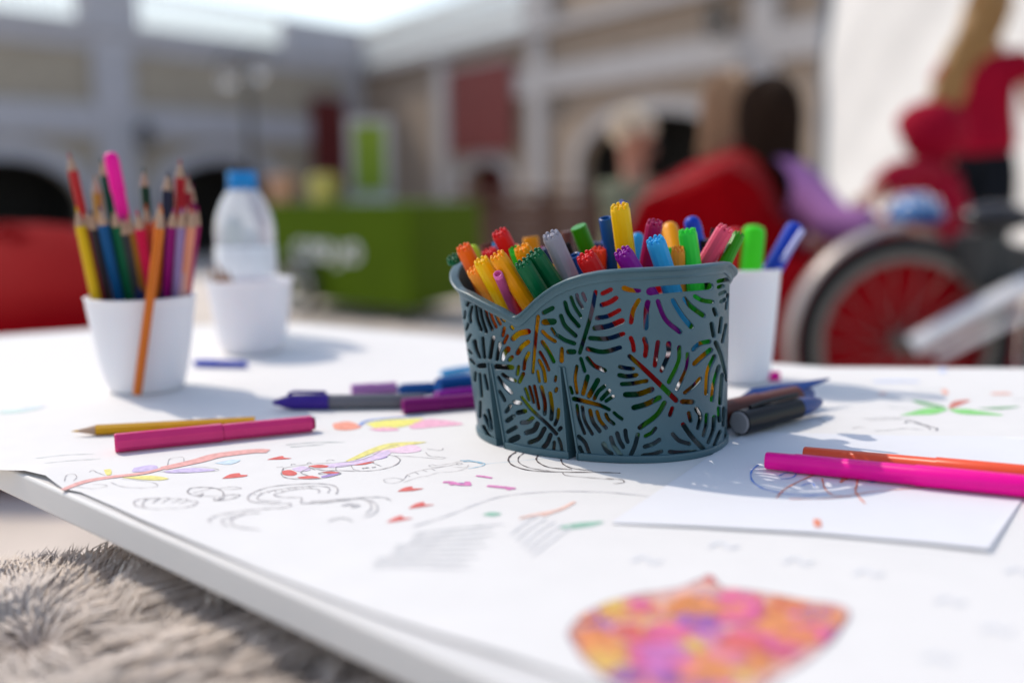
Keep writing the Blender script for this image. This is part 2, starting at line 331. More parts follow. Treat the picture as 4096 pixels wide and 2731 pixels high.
# things on the cart
tanp = mat('tan_card', (.42, .25, .16), .7, .1, 20); lime = mat('lime_card', (.42, .40, .10), .7, .1, 20)
for px, mm, lb, D in ((1135, tanp, 'tan paper tub on the left end of the green cart', 5.2), (1300, lime, 'yellow green paper tub on the green cart beside the poster', 5.05)):
    c = at(px, 850, D); e2 = empty('paper_tub', lb, 'tub', (c[0], c[1], tp+.032))
    MB().lathe([(0, .003), (.06, .003), (.085, .12), (.09, .125), (.082, .12), (.055, .01), (0, .01)], 24, (c[0], c[1], tp+.031)).build('cup', mm, e2)
    b = MB()
    for k in range(12): a = k*2.4; b.ball((c[0]+.055*math.cos(a)*(k/12)**.5, c[1]+.055*math.sin(a)*(k/12)**.5, tp+.145), .03, 8, 6)
    b.build('contents', mm, e2)
c = at(1480, 640, 5.25); e = empty('poster_stand', 'white framed sign with a lime green poster standing on the green cart', 'sign', (c[0], c[1], tp+.03))
zt1 = at(1480, 470, 5.25)[2]; wv = .115
b = MB(); 
for (x0, x1, z0, z1) in ((-wv, wv, tp+.033, tp+.085), (-wv, wv, zt1-.035, zt1), (-wv, -wv+.033, tp+.085, zt1-.035), (wv-.033, wv, tp+.085, zt1-.035)):
    b.box((c[0]+(x0+x1)/2, c[1], (z0+z1)/2), (x1-x0, .03, z1-z0))
b.build('frame', mat('grey_white_board', (.42, .41, .42), .7, .04, 8), e, smooth=False)
MB().box((c[0], c[1]+.004, (tp+zt1)/2+.025), (2*wv-.066, .012, zt1-tp-.122)).build('poster', mat('poster_green', (.20, .29, .03), .7, .06, 6, spec=.2), e, smooth=False)
MB().box((c[0], c[1]+.05, tp+.036), (2*wv, .14, .01)).build('base', wht, e, smooth=False)
# ================================================================== BEAN BAGS
redf = mat('red_fabric', (.27, .0002, .003), .8, .06, 10, .12, spec=.05)
def blob(name, label, cat, pts, sub=2, m_=redf, noise_=.012):
    """a closed soft form from stacked rings: pts = list of (z, cx, cy, rx, ry, power)"""
    b = MB(); n = 36; vs = []; 
    for z, cx_, cy_, rx, ry, pw in pts:
        for k in range(n):
            a = 2*math.pi*k/n; ca, sa = math.cos(a), math.sin(a); x = cx_+rx*math.copysign(abs(ca)**(2/pw), ca); y = cy_+ry*math.copysign(abs(sa)**(2/pw), sa)
            d = noise_*noise.noise(Vector((x*7, y*7, z*9))); vs.append((x+d, y+d, z+d*.6))
    fs = [(i*n+k, i*n+(k+1) % n, (i+1)*n+(k+1) % n, (i+1)*n+k) for i in range(len(pts)-1) for k in range(n)]
    fs += [tuple(range(n))[::-1], tuple((len(pts)-1)*n+k for k in range(n))]
    e = empty(name, label, cat, (pts[0][1], pts[0][2], 0)); o = b.add(vs, fs).build('cushion_body', m_, e, angle=60)
    return e, o
redf.node_tree.nodes['Principled BSDF'].inputs['Sheen Weight'].default_value = .03; redf.node_tree.nodes['Principled BSDF'].inputs['Sheen Roughness'].default_value = .4
xb = at(90, 1000, 2.2)[0]
e, _ = blob('bean_bag', 'plump red bean bag at the left edge behind the table', 'bean bag', [(.004, xb-.05, 2.35, .26, .24, 2.6), (.05, xb-.05, 2.35, .34, .3, 2.6), (.15, xb-.06, 2.35, .36, .31, 2.5), (.25, xb-.05, 2.35, .315, .28, 2.3), (.29, xb-.05, 2.35, .285, .25, 2.2), (.33, xb-.05, 2.36, .31, .26, 2.2), (.38, xb-.06, 2.38, .30, .25, 2.2), (.44, xb-.08, 2.41, .25, .20, 2), (.50, xb-.11, 2.45, .18, .13, 2), (.55, xb-.13, 2.48, .10, .07, 2), (.572, xb-.14, 2.49, .04, .03, 2)], noise_=.03)
MB().tube([(xb-.18, 2.4, .535), (xb-.13, 2.4, .565), (xb-.08, 2.4, .535)], .008, 8).build('handle', redf, e)
# faceted red bean-bag chair (seam to seam), woman in purple sits in it
def P3(x, y, D): return at(x, y, D)
fr = [P3(2440, 1080, 2.62), P3(2560, 800, 2.62), P3(2920, 650, 2.6), P3(3040, 735, 2.63), P3(3190, 960, 2.68), P3(3290, 1180, 2.7)]
bk = [P3(2500, 1080, 3.1), P3(2600, 745, 3.0), P3(2950, 572, 2.92), P3(3060, 660, 2.95), P3(3190, 900, 3.0), P3(3290, 1120, 3.05)]
fb = [np.array([p[0], p[1]-.06, .004]) for p in fr]; bb = [np.array([p[0], p[1]+.1, .004]) for p in bk]; fm = [np.array([p[0], p[1]-.07, p[2]*.45]) for p in fr]
e = empty('bean_bag_chair', 'large peaked red bean bag chair under the woman in purple', 'bean bag chair', (float(fr[2][0]), 2.8, 0))
b = MB(); K = len(fr); vs = fb+fm+fr+bk+bb
b.add(vs, [(r*K+i, r*K+i+1, (r+1)*K+i+1, (r+1)*K+i) for r in range(4) for i in range(K-1)]+[tuple(r*K for r in range(5))[::-1], tuple(r*K+K-1 for r in range(5)), tuple(range(K))[::-1]+tuple(4*K+i for i in range(K))])
o = b.build('cushion_body', redf, e)
md = o.modifiers.new('b', 'BEVEL'); md.width = .035; md.segments = 3; md = o.modifiers.new('s', 'SUBSURF'); md.levels = md.render_levels = 3
tx_ = bpy.data.textures.new('fabric_folds', 'CLOUDS'); tx_.noise_scale = .16; md = o.modifiers.new('d', 'DISPLACE'); md.texture = tx_; md.strength = .045; md.mid_level = .5
b = MB().tube(fr, .005, 6).tube(bk, .005, 6).build('piping', mat('red_piping', (.2, .004, .01), .5), e)
# ================================================================== CARGO TRICYCLE
e = empty('cargo_tricycle', 'cargo tricycle with red box, silver mudguard and white frame tube', 'tricycle', (.96, 2.4, 0))
HB = np.array([.958, 2.4, .262]); wheel(e, HB, .262, (0, 1, 0), 18, .021, rimd)
sv = mat('silver_paint', (.36, .33, .32), .4, .04, 20, metal=.4)
b = MB(); arc = [HB+np.array([.292*math.cos(t), 0, .292*math.sin(t)]) for t in np.linspace(math.radians(95), math.radians(200), 40)]
vs = []
for p in arc:
    rr = (p-HB)/np.linalg.norm(p-HB)
    for k, (dy, dr) in enumerate(((-.032, -.012), (-.02, .0), (0, .004), (.02, 0), (.032, -.012))): vs.append(p+np.array([0, dy, 0])+rr*dr)
b.add(vs, [(i*5+k, i*5+5+k, i*5+6+k, i*5+1+k) for i in range(39) for k in range(4)]).build('mudguard', sv, e)
redp = mat('red_paint', (.31, .0005, .005), .6, .04, 20, spec=.1)
bx0, bx1, by0, by1, bz0, bz1 = .66, 1.27, 2.47, 2.95, .06, .465
for (cx_, cy_, sx, sy) in (((bx0+bx1)/2, by0, bx1-bx0, .015), ((bx0+bx1)/2, by1, bx1-bx0, .015), (bx0, (by0+by1)/2, .015, by1-by0-.016), (bx1, (by0+by1)/2, .015, by1-by0-.016)):
    MB().box((cx_, cy_, (bz0+bz1)/2), (sx, sy, bz1-bz0)).build('box_panel', redp, e, smooth=False)
MB().box(((bx0+bx1)/2, (by0+by1)/2, bz0), (bx1-bx0-.02, by1-by0-.02, .015)).build('box_floor', redp, e, smooth=False)
whp = mat('white_frame_paint', (.72, .71, .73), .3, .03, 20)
h0 = HB+np.array([0, -.05, 0]); h1 = P3(4130, 1130, 2.3); MB().tube([h0, h0*.5+h1*.5+np.array([0, 0, .004]), h1], .026, 14).build('frame_tube', whp, e)
MB().tube([P3(3740, 1430, 2.36), P3(4110, 1250, 2.34)], .012, 10).build('stay', whp, e); MB().tube([h0-np.array([0, .01, 0]), HB+np.array([0, .06, 0])], .014).build('axle', black, e)
sad = P3(3985, 870, 2.38); b = MB(); b.ball(sad, (.085, .06, .035), 20, 12); b.ball(sad+np.array([.1, 0, -.004]), (.09, .03, .02), 16, 10); b.build('saddle', mat('black_vinyl', (.015, .015, .018), .25, .1, 30), e)
MB().tube([sad, P3(4020, 1150, 2.36)], .014, 10).build('seat_post', black, e)
MB().tube([P3(3900, 930, 2.4), P3(3905, 1090, 2.4)], .05, 14).tube([P3(3860, 960, 2.42), P3(4120, 1040, 2.42)], .028, 12).build('rear_frame', black, e)
b = MB(); pr = P3(4000, 1060, 2.4); b.box(pr, (.17, .08, .09)).build('battery_box', black, e)
wheel(e, (1.485, 2.36, .262), .262, (0, 1, 0), 18, .021, rimd)
# helmet resting on the tricycle box
hc = P3(3662, 868, 2.62); e = empty('helmet', 'blue and white helmet lying on the rim of the red tricycle box', 'helmet', (hc[0], hc[1], hc[2]-.05))
hr = np.array([.068, .085, .062]); n = 24; vs = []
for i in range(9):
    t = math.radians(4+i*12)
    for k in range(n): a = 2*math.pi*k/n; vs.append(hc+hr*np.array([math.sin(t)*math.cos(a), math.sin(t)*math.sin(a), math.cos(t)]))
o = MB().add(vs, [(i*n+k, i*n+(k+1) % n, (i+1)*n+(k+1) % n, (i+1)*n+k) for i in range(8) for k in range(n)]+[tuple(range(n))]).build('shell', mat('blue_shell', (.02, .14, .38), .3), e)
md = o.modifiers.new('s', 'SOLIDIFY'); md.thickness = .006
for k in range(4):
    a = -.75+k*.5; MB().tube([hc+1.02*hr*np.array([math.sin(a)*math.sin(th), -math.cos(th)*1.0, math.cos(a)*math.sin(th)]) for th in np.linspace(.5, 2.2, 10)], .0025, 6).build('stripe', wht, e)
# ================================================================== PEOPLE
def skinmesh(name, chains, m_, parent, sub=2):
    """chains: list of lists of (point, radius); chains sharing a point are joined."""
    me = bpy.data.meshes.new(name); vs = []; rad = []; ed = []; idx = {}; 
    def vid(p, r):
        k = tuple(round(float(c), 4) for c in p)
        if k not in idx: idx[k] = len(vs); vs.append(k); rad.append(r)
        return idx[k]
    for ch in chains:
        ids = [vid(p, r) for p, r in ch]; ed += [(a, b) for a, b in zip(ids, ids[1:]) if a != b]
    L = np.array(parent.location); me.from_pydata([tuple(np.array(v)-L) for v in vs], ed, [])
    o = bpy.data.objects.new(name, me); COL.objects.link(o)
    sm = o.modifiers.new('s', 'SKIN'); sm.use_smooth_shade = True; sm.branch_smoothing = .6; ss = o.modifiers.new('b', 'SUBSURF'); ss.levels = sub
    comp = list(range(len(vs)))
    def fd(i):
        while comp[i] != i: i = comp[i]
        return i
    for a, b in ed: comp[fd(a)] = fd(b)
    roots = set()
    for i, sv_ in enumerate(me.skin_vertices[0].data):
        r = rad[i]; sv_.radius = (r, r) if np.isscalar(r) else r; sv_.use_root = False
        c = fd(i)
        if c not in roots: roots.add(c); sv_.use_root = True
    dg = bpy.context.evaluated_depsgraph_get(); dg.update(); m2 = bpy.data.meshes.new_from_object(o.evaluated_get(dg)); o.modifiers.clear(); o.data = m2; m2.name = name
    m2.materials.clear(); m2.materials.append(m_); m2.polygons.foreach_set('use_smooth', [True]*len(m2.polygons)); o.parent = parent
    return o
sk1 = mat('skin', (.50, .26, .18), .5, .06, 30, sss=.1); sk2 = mat('tanned_skin', (.40, .18, .12), .5, .08, 30)
def hand(w, d, s, up):
    """palm and five fingers from wrist w along d, s = sideways (thumb side), up = curl direction"""
    ch = [[(w, .022), (w+d*.035, (.034, .018)), (w+d*.075, (.036, .015))]]
    for k, (off, ln) in enumerate(((.028, .07), (.010, .078), (-.008, .072), (-.026, .056))):
        b0 = w+d*.07+s*off; ch.append([(b0, .0095), (b0+d*ln*.4-up*.006, .009), (b0+d*ln*.72-up*.022, .0082), (b0+d*ln*.9-up*.04, .007)])
    b0 = w+d*.03+s*.028; ch.append([(b0, .011), (b0+d*.025+s*.022-up*.008, .0105), (b0+d*.05+s*.03-up*.02, .009)])
    return ch
def person(label, J, skin, shirt, pants, hairm, face, hair, loc, sleeve=.5, hd=.105, group=None, shirt_name='shirt', pants_name='trousers'):
    """J: joints in world coordinates. face: unit vector the face looks along. hair: list of (offset, radii)."""
    e = empty('person', label, 'person', loc, group); J = {k: np.array(v, float) for k, v in J.items()}
    face = np.array(face, float); face /= np.linalg.norm(face); H = J['head']; side = np.cross(face, [0, 0, 1]); side /= np.linalg.norm(side); upv = np.cross(side, face)
    k = hd/.105
    body = [[(J['pelvis'], (.12*k, .1*k)), (J['pelvis']*.5+J['chest']*.5, (.11*k, .085*k)), (J['chest'], (.13*k, .09*k)), (J['neck'], .052*k), (H-upv*.05*k, .062*k), (H+upv*.015*k, (.074*k, .088*k)), (H+upv*.07*k, (.06*k, .07*k))]]
    for sd_ in 'LR':
        body.append([(J['chest'], (.13*k, .09*k)), (J['sh'+sd_], .05*k), (J['el'+sd_], .038*k), (J['wr'+sd_], .026*k)])
        body.append([(J['pelvis'], (.12*k, .1*k)), (J['hip'+sd_], .078*k), (J['kn'+sd_], .055*k), (J['an'+sd_], .037*k), (J['an'+sd_]+np.array(J['toe'])*.11*k-np.array([0, 0, .03]), (.035*k, .025*k))])
        d = J['wr'+sd_]-J['el'+sd_]; d /= np.linalg.norm(d); s_ = np.cross(d, [0, 0, 1]); s_ /= np.linalg.norm(s_)+1e-6; 
        if sd_ == 'R': s_ = -s_
        body += [[(p*1.0, r) for p, r in c] for c in hand(J['wr'+sd_]+d*.012, d, s_, np.cross(s_, d)*(1 if sd_ == 'L' else -1))]
    body.append([(H+face*.065*k-upv*.005*k, .014*k), (H+face*.088*k-upv*.018*k, .013*k), (H+face*.085*k-upv*.024*k, .012*k)])       # nose
    for s in (-1, 1): body.append([(H+side*s*.07*k-upv*.02*k, .012), (H+side*s*.084*k+upv*.012*k-face*.008, .014)])             # ears
    o = skinmesh('body', body, skin, e)
    eye = mat('eye', (.04, .03, .03), .15)
    for s in (-1, 1): MB().ball(H+face*.077*k+side*s*.03*k+upv*.006*k, .011*k, 10, 8).build('eye', eye, e)
    MB().tube([H+face*.083*k+side*t-upv*(.046+abs(t)*.1)*k for t in (-.022, 0, .022)], .004, 6).build('mouth', mat('lips', (.35, .09, .08), .4), e)
    if shirt:
        sh = [[(J['pelvis']*1.12-J['chest']*.12, (.17*k, .15*k)), (J['pelvis']*.85+J['chest']*.15, (.17*k, .15*k)), (J['pelvis']*.5+J['chest']*.5, (.16*k, .14*k)), (J['chest'], (.175*k, .14*k)), (J['neck']-np.array([0, 0, .03*k]), .085*k), (J['neck']-np.array([0, 0, .005*k]), .07*k)]]
        for sd_ in 'LR':
            A_, B_, C_ = J['sh'+sd_], J['el'+sd_], J['wr'+sd_]
            c = [(J['chest'], (.175*k, .14*k)), (A_, .078*k)]
            if sleeve <= 1: c += [(A_+(B_-A_)*sleeve*.6, .068*k), (A_+(B_-A_)*sleeve, .064*k)]
            else: c += [(B_, .064*k), (B_+(C_-B_)*(sleeve-1), .050*k)]
            sh.append(c)
        skinmesh(shirt_name, sh, shirt, e)
    if pants:
        pt = [[(J['pelvis']+np.array([0, 0, .16*k]), (.15*k, .13*k)), (J['pelvis']+np.array([0, 0, .06*k]), (.16*k, .14*k)), (J['pelvis'], (.165*k, .145*k))]]
        for sd_ in 'LR': pt.append([(J['pelvis'], (.165*k, .145*k)), (J['hip'+sd_], .115*k), (J['kn'+sd_], .085*k), (J['an'+sd_]+(J['kn'+sd_]-J['an'+sd_])*.08, .055*k)])
        skinmesh(pants_name, pt, pants, e)
    for sd_ in 'LR':
        a_ = J['an'+sd_]; tv_ = np.array(J['toe']); skinmesh('shoe', [[(a_-tv_*.03*k+np.array([0, 0, -.01]), .045*k), (a_+tv_*.05*k-np.array([0, 0, .03*k]), (.045*k, .033*k)), (a_+tv_*.14*k-np.array([0, 0, .04*k]), (.042*k, .024*k))]], mat('shoe', (.05, .05, .06), .6), e)
    hb = MB()
    for off, r in hair: hb.ball(H+face*off[0]*k+side*off[1]*k+upv*off[2]*k, tuple(np.array(r)*k), 20, 14)
    nb = len(hair); CS = [H+face*o_[0]*k+side*o_[1]*k+upv*o_[2]*k for o_, r in hair]; RS = [np.array(r)*k for o_, r in hair]; fa = math.atan2(face[1], face[0])
    for q in range(420 if nb > 1 else 260):            # locks running from the crown down over the head
        a = rng.uniform(-2.75, 2.75)+fa+math.pi; t0 = rng.uniform(.05, .6); pts_ = []
        def sp_(c, r, t, g): return c+np.array([r[0]*math.sin(t)*math.cos(a), r[1]*math.sin(t)*math.sin(a), r[2]*math.cos(t)])*g
        g = rng.uniform(1.0, 1.07)
        for t in (t0, t0+.5, 1.5): pts_.append(sp_(CS[0], RS[0], min(t, 1.6), g))
        for c_, r_ in zip(CS[1:], RS[1:]): a += rng.uniform(-.2, .2); pts_.append(sp_(c_, r_, 1.6, g))
        pts_.append(pts_[-1]+np.array([rng.uniform(-.01, .01), rng.uniform(-.01, .01), -rng.uniform(.02, .09)]))
        if nb == 1: pts_ = pts_[:3]+[pts_[2]-np.array([0, 0, rng.uniform(.01, .035)])]
        pp = spline(pts_, len(pts_)*2); hb.tube(pp, [.0045*(1-.8*i/(len(pp)-1)) for i in range(len(pp))], 4)
    hb.build('hair', hairm, e)
    return e
dkh = mat('dark_brown_hair', (.028, .014, .008), .75, .3, 60, spec=.15); blh = mat('blonde_hair', (.36, .20, .07), .5, .3, 60); gyh = mat('pale_blond_hair', (.68, .56, .42), .6, .2, 60); tnh = mat('light_brown_hair', (.34, .20, .11), .5, .3, 60)
lil = mat('lilac_cloth', (.34, .13, .34), .8, .08, 12, .2); blk = mat('black_cloth', (.008, .010, .014), .9, .2, 12, .2, spec=.1); rdt = mat('crimson_tshirt', (.30, .002, .02), .85, .08, 12, .2, spec=.15); olv = mat('olive_cloth', (.20, .21, .13), .85, .1, 12, .2)
jean = mat('dark_denim', (.03, .05, .09), .85, .2, 20, .2)
# woman in lilac, seen from behind, in the bean bag chair; right arm out to the right
def sitting(hx, D, hz, az, seat=.3, k=1.0):
    f = np.array([math.sin(az), math.cos(az), 0]); s = np.array([f[1], -f[0], 0]); H = np.array([hx, D, hz])
    J = dict(head=H, neck=H-np.array([0, 0, .13*k])-f*.01, chest=H-np.array([0, 0, .27*k])-f*.01, pelvis=H-np.array([0, 0, .62*k])-f*.02, toe=f)
    for n_, sg in (('L', -1), ('R', 1)):
        J['sh'+n_] = J['chest']+s*sg*.17*k+np.array([0, 0, .07*k]); J['el'+n_] = J['sh'+n_]+f*.12*k+s*sg*.05-np.array([0, 0, .25*k]); J['wr'+n_] = J['el'+n_]+f*.23*k-s*sg*.06
        J['hip'+n_] = J['pelvis']+s*sg*.09*k; J['kn'+n_] = J['hip'+n_]+f*.4*k+s*sg*.05+np.array([0, 0, .04]); a = J['kn'+n_]+f*.12*k; a[2] = .07; J['an'+n_] = a
    return J, f, s
hp = P3(3075, 480, 3.0); J, f_, s_ = sitting(hp[0], 3.0, hp[2], math.radians(12))
J['shR'] = P3(3165, 690, 2.9); J['elR'] = P3(3325, 905, 2.72); J['wrR'] = P3(3530, 910, 2.62)
person('woman with long dark hair in lilac long sleeves, seen from behind, reaching towards the tricycle', J, sk1, lil, jean, dkh, f_, [((-.015, 0, .02), (.088, .1, .1)), ((-.06, 0, -.08), (.088, .06, .15)), ((-.07, 0, -.2), (.085, .05, .13))], (hp[0], 3.0, 0), sleeve=1.95, shirt_name='sweater')
hp = P3(2935, 440, 3.5); J, f_, s_ = sitting(hp[0], 3.5, hp[2], math.radians(80))
person('person with light brown hair half hidden behind the dark haired woman', J, sk1, mat('beige_cloth', (.35, .27, .2), .85), jean, tnh, f_, [((-.015, 0, .03), (.09, .09, .095)), ((-.05, 0, -.08), (.06, .08, .12))], (hp[0], 3.5, 0), sleeve=.6)
hp = P3(2545, 560, 4.0); J, f_, s_ = sitting(hp[0], 4.0, hp[2], math.radians(125))
person('man with pale blond hair in an olive green shirt sitting before the dark arch', J, sk2, olv, jean, gyh, np.array(f_)+np.array([0, 0, -.35]), [((-.03, 0, .035), (.088, .088, .085))], (hp[0], 4.0, 0), sleeve=.6)
# standing woman at right edge
hp = P3(3955, 60, 5.25); f_ = np.array([.55, .83, 0]); f_ /= np.linalg.norm(f_); s_ = np.array([f_[1], -f_[0], 0]); H = np.array(hp)
J = dict(head=H, neck=H-np.array([0, 0, .15]), chest=H-np.array([0, 0, .30])-s_*.0, pelvis=H-np.array([-.0, 0, .68]), toe=f_)
for n_, sg in (('L', -1), ('R', 1)):
    J['sh'+n_] = J['chest']+s_*sg*.16+np.array([0, 0, .08]); J['el'+n_] = J['sh'+n_]+s_*sg*.09-np.array([0, 0, .26])-f_*.03; J['wr'+n_] = J['el'+n_]+f_*.2-s_*sg*.02+np.array([0, 0, .02])
    J['hip'+n_] = J['pelvis']+s_*sg*.09-np.array([0, 0, .04]); J['kn'+n_] = np.array([J['hip'+n_][0], J['hip'+n_][1], .48]); J['an'+n_] = np.array([J['hip'+n_][0], J['hip'+n_][1], .08])
person('standing woman with long blonde hair in a crimson T-shirt and black trousers', J, sk1, rdt, blk, blh, f_, [((-.02, 0, .03), (.092, .092, .1)), ((-.06, -.03, -.1), (.09, .07, .15)), ((-.09, -.09, -.24), (.08, .06, .16)), ((-.11, -.15, -.37), (.06, .05, .13))], (hp[0], 5.25, 0), sleeve=.55, hd=.12, shirt_name='tshirt')
# young person in red hooded top bending forward
hp = P3(3705, 545, 3.7); f_ = np.array([-.82, .57, 0]); f_ /= np.linalg.norm(f_); s_ = np.array([f_[1], -f_[0], 0]); H = np.array(hp); k = .9
J = dict(head=H, neck=H-np.array([0, 0, .12])-f_*.05, chest=H-np.array([0, 0, .22])-f_*.06, pelvis=H-np.array([0, 0, .50])-f_*.06, toe=f_)
for n_, sg in (('L', -1), ('R', 1)):
    J['sh'+n_] = J['chest']+s_*sg*.13+np.array([0, 0, .06]); J['el'+n_] = J['sh'+n_]+f_*.12-np.array([0, 0, .17]); J['wr'+n_] = J['el'+n_]+f_*.17-np.array([0, 0, .02])
    J['hip'+n_] = J['pelvis']+s_*sg*.08; J['kn'+n_] = J['hip'+n_]+np.array([0, 0, -.15])+f_*.1; a = J['kn'+n_].copy(); a[2] = .07; J['an'+n_] = a-f_*.08
J['elR'] = P3(3600, 700, 3.45); J['wrR'] = P3(3500, 770, 3.3)
kid = person('young person in a bright red hooded top bending towards the blue helmet', J, sk1, rdt, rdt, dkh, f_+np.array([0, 0, -.7]), [((-.03, 0, .02), (.08, .08, .085))], (hp[0], 3.7, 0), sleeve=1.9, hd=.1, shirt_name='hooded_top')
hf = f_+np.array([0, 0, -.6]); hf /= np.linalg.norm(hf); hu, hv, ht = frame(hf); vs = []; n = 22; R0 = .118
for i in range(10):
    th = math.radians(55+i*13.5)           # opening faces forward-down
    for q in range(n): a = 2*math.pi*q/n; vs.append(H-hf*.005+R0*(ht*math.cos(th)*(1.15 if i > 5 else 1)+math.sin(th)*(hu*math.cos(a)*1.08+hv*math.sin(a))))
o = MB().add(vs, [(i*n+q, i*n+(q+1) % n, (i+1)*n+(q+1) % n, (i+1)*n+q) for i in range(9) for q in range(n)]).build('hood', rdt, kid); md = o.modifiers.new('s', 'SOLIDIFY'); md.thickness = .008
# ================================================================== TABLE
tw = mat('white_laminate', (.71, .685, .66), .45, .02, 12, .05); edge_m = mat('table_edge', (.66, .64, .63), .5, .03, 12)
e0 = onz(0, 1860, TT); e2_ = onz(1985, 2731, TT); dr = (e2_-e0)/np.linalg.norm(e2_-e0)
TP = [e0-dr*.50, e0+dr*.62]
TP += [np.array([1.35, .05, TT]), np.array([1.35, .9, TT]), onz(4096, 1470, TT), onz(3300, 1466, TT), onz(3040, 1447, TT), onz(1860, 1350, TT), onz(1200, 1292, TT), onz(500, 1306, TT), onz(0, 1340, TT)]
TP.append(onz(-300, 1370, TT))
e = empty('table', 'low white table with a thick pale edge carrying paper, cups and pens', 'table', (.2, .6, 0))
def slab(poly, z0, z1, name, m_, par, bev=.0015):
    n = len(poly); vs = [(p[0], p[1], z0) for p in poly]+[(p[0], p[1], z1) for p in poly]
    o = MB().add(vs, [tuple(range(n))[::-1], tuple(range(n, 2*n))]+[(i, (i+1) % n, n+(i+1) % n, n+i) for i in range(n)]).build(name, m_, par, smooth=False)
    if bev: md = o.modifiers.new('bevel', 'BEVEL'); md.width = bev; md.segments = 3; md.limit_method = 'ANGLE'
    return o
slab(TP, TT-.0185, TT, 'tabletop', tw, e, .002)
for x, y in ((-.05, 1.08), (.16, .5), (.9, .3), (.95, .8)): MB().lathe([(.018, 0), (.022, TT-.022)], 16, (x, y, 0)).build('leg', whp, e)
MB().tube([(-.05, 1.08, .4), (.16, .5, .4)], .01, 8).tube([(.9, .3, .4), (.95, .8, .4)], .01, 8).build('rail', whp, e)
# ---- paper
PZ = TT+.0008
pe_px = [(-60, 1880), (100, 1893), (183, 1916), (252, 1957), (321, 1971), (459, 2032), (560, 2082), (780, 2176), (1050, 2288), (1300, 2388), (1500, 2462), (1750, 2545), (2000, 2622), (2250, 2700), (2600, 2810)]
pe = [onz(x, y, PZ)[:2] for x, y in pe_px]
PP = [onz(-420, 1700, PZ)[:2]]+pe+[np.array([.45, .10]), np.array([1.3, .1]), np.array([1.3, .86]), onz(4096, 1478, PZ)[:2], onz(3300, 1474, PZ)[:2], onz(3045, 1456, PZ)[:2], onz(2600, 1424, PZ)[:2], onz(1860, 1362, PZ)[:2], onz(1190, 1300, PZ)[:2], onz(500, 1316, PZ)[:2], onz(-300, 1385, PZ)[:2]]
PEA = np.array(pe)
def ptz(x, y):
    """height of the big paper over the table at x, y (slight waves, lifted edge)"""
    A_, B_ = PEA[:-1], PEA[1:]; p = np.array([x, y]); t = np.clip(((p-A_)*(B_-A_)).sum(1)/((B_-A_)**2).sum(1), 0, 1); d = np.hypot(*(p-(A_+(B_-A_)*t[:, None])).T); i = d.argmin(); dd = d[i]; ss = i+t[i]
    lift = math.exp(-(dd/.022)**2)*(.0001+.0024*max(0, math.sin(ss*1.25-.5))*(1 if ss < 6 else .28))
    wv_ = .0006*(1+noise.noise(Vector((x*9, y*9, 1))))
    return PZ+wv_+lift
def sheet(poly, zf, name, m_, par, step=.014, border=True):
    P0 = np.array(ccw(poly)); mn, mx = P0.min(0), P0.max(0); pts = [Vector((float(p[0])*100, float(p[1])*100)) for p in P0]; k = len(pts)
    for x in np.arange(mn[0], mx[0], step):
        for y in np.arange(mn[1], mx[1], step): pts.append(Vector((float(x)*100, float(y)*100)))
    v, ed, fc, ov, oe, of = delaunay_2d_cdt(pts, [], [list(range(k))], 0, 1e-5, True)
    vs = [(p[0]/100, p[1]/100, zf(p[0]/100, p[1]/100)) for p in v]
    o = MB().add(vs, [tuple(t) for t, q in zip(fc, of) if q]).build(name, m_, par, angle=80)
    return o
paper = mat('white_paper', (.79, .765, .74), .75, .015, 40, .06, spec=.3); paper2 = mat('bright_paper', (.79, .785, .81), .7, .01, 40, .05, spec=.3)
ep = empty('colouring_paper', 'large printed colouring sheet with sea creatures covering the white table', 'paper', (0, .6, PZ)); sheet(PP, ptz, 'sheet', paper, ep)
S1 = [onz(x, y, PZ+.002)[:2] for x, y in ((2440, 2084), (2800, 2103), (3254, 2133), (3700, 2172), (3955, 2200), (4110, 1960), (4230, 1744), (3600, 1738), (2985, 1722))]
s1z = lambda x, y: ptz(x, y)+.0007+.0012*max(0, 1-np.hypot(x-S1[4][0], y-S1[4][1])/.09)+.0006*max(0, math.sin((x-S1[0][0])*22))*max(0, 1-(y-S1[0][1])/.05)
es = empty('drawing_sheet', 'bright blank sheet with blue and orange scribbles under the magenta pen', 'paper', (.25, .55, PZ+.002)); sheet(S1, s1z, 'sheet', paper2, es, .01)
S3 = [onz(x, y, PZ+.002)[:2] for x, y in ((4020, 2380), (4300, 1900), (4700, 1900), (4700, 2500))]
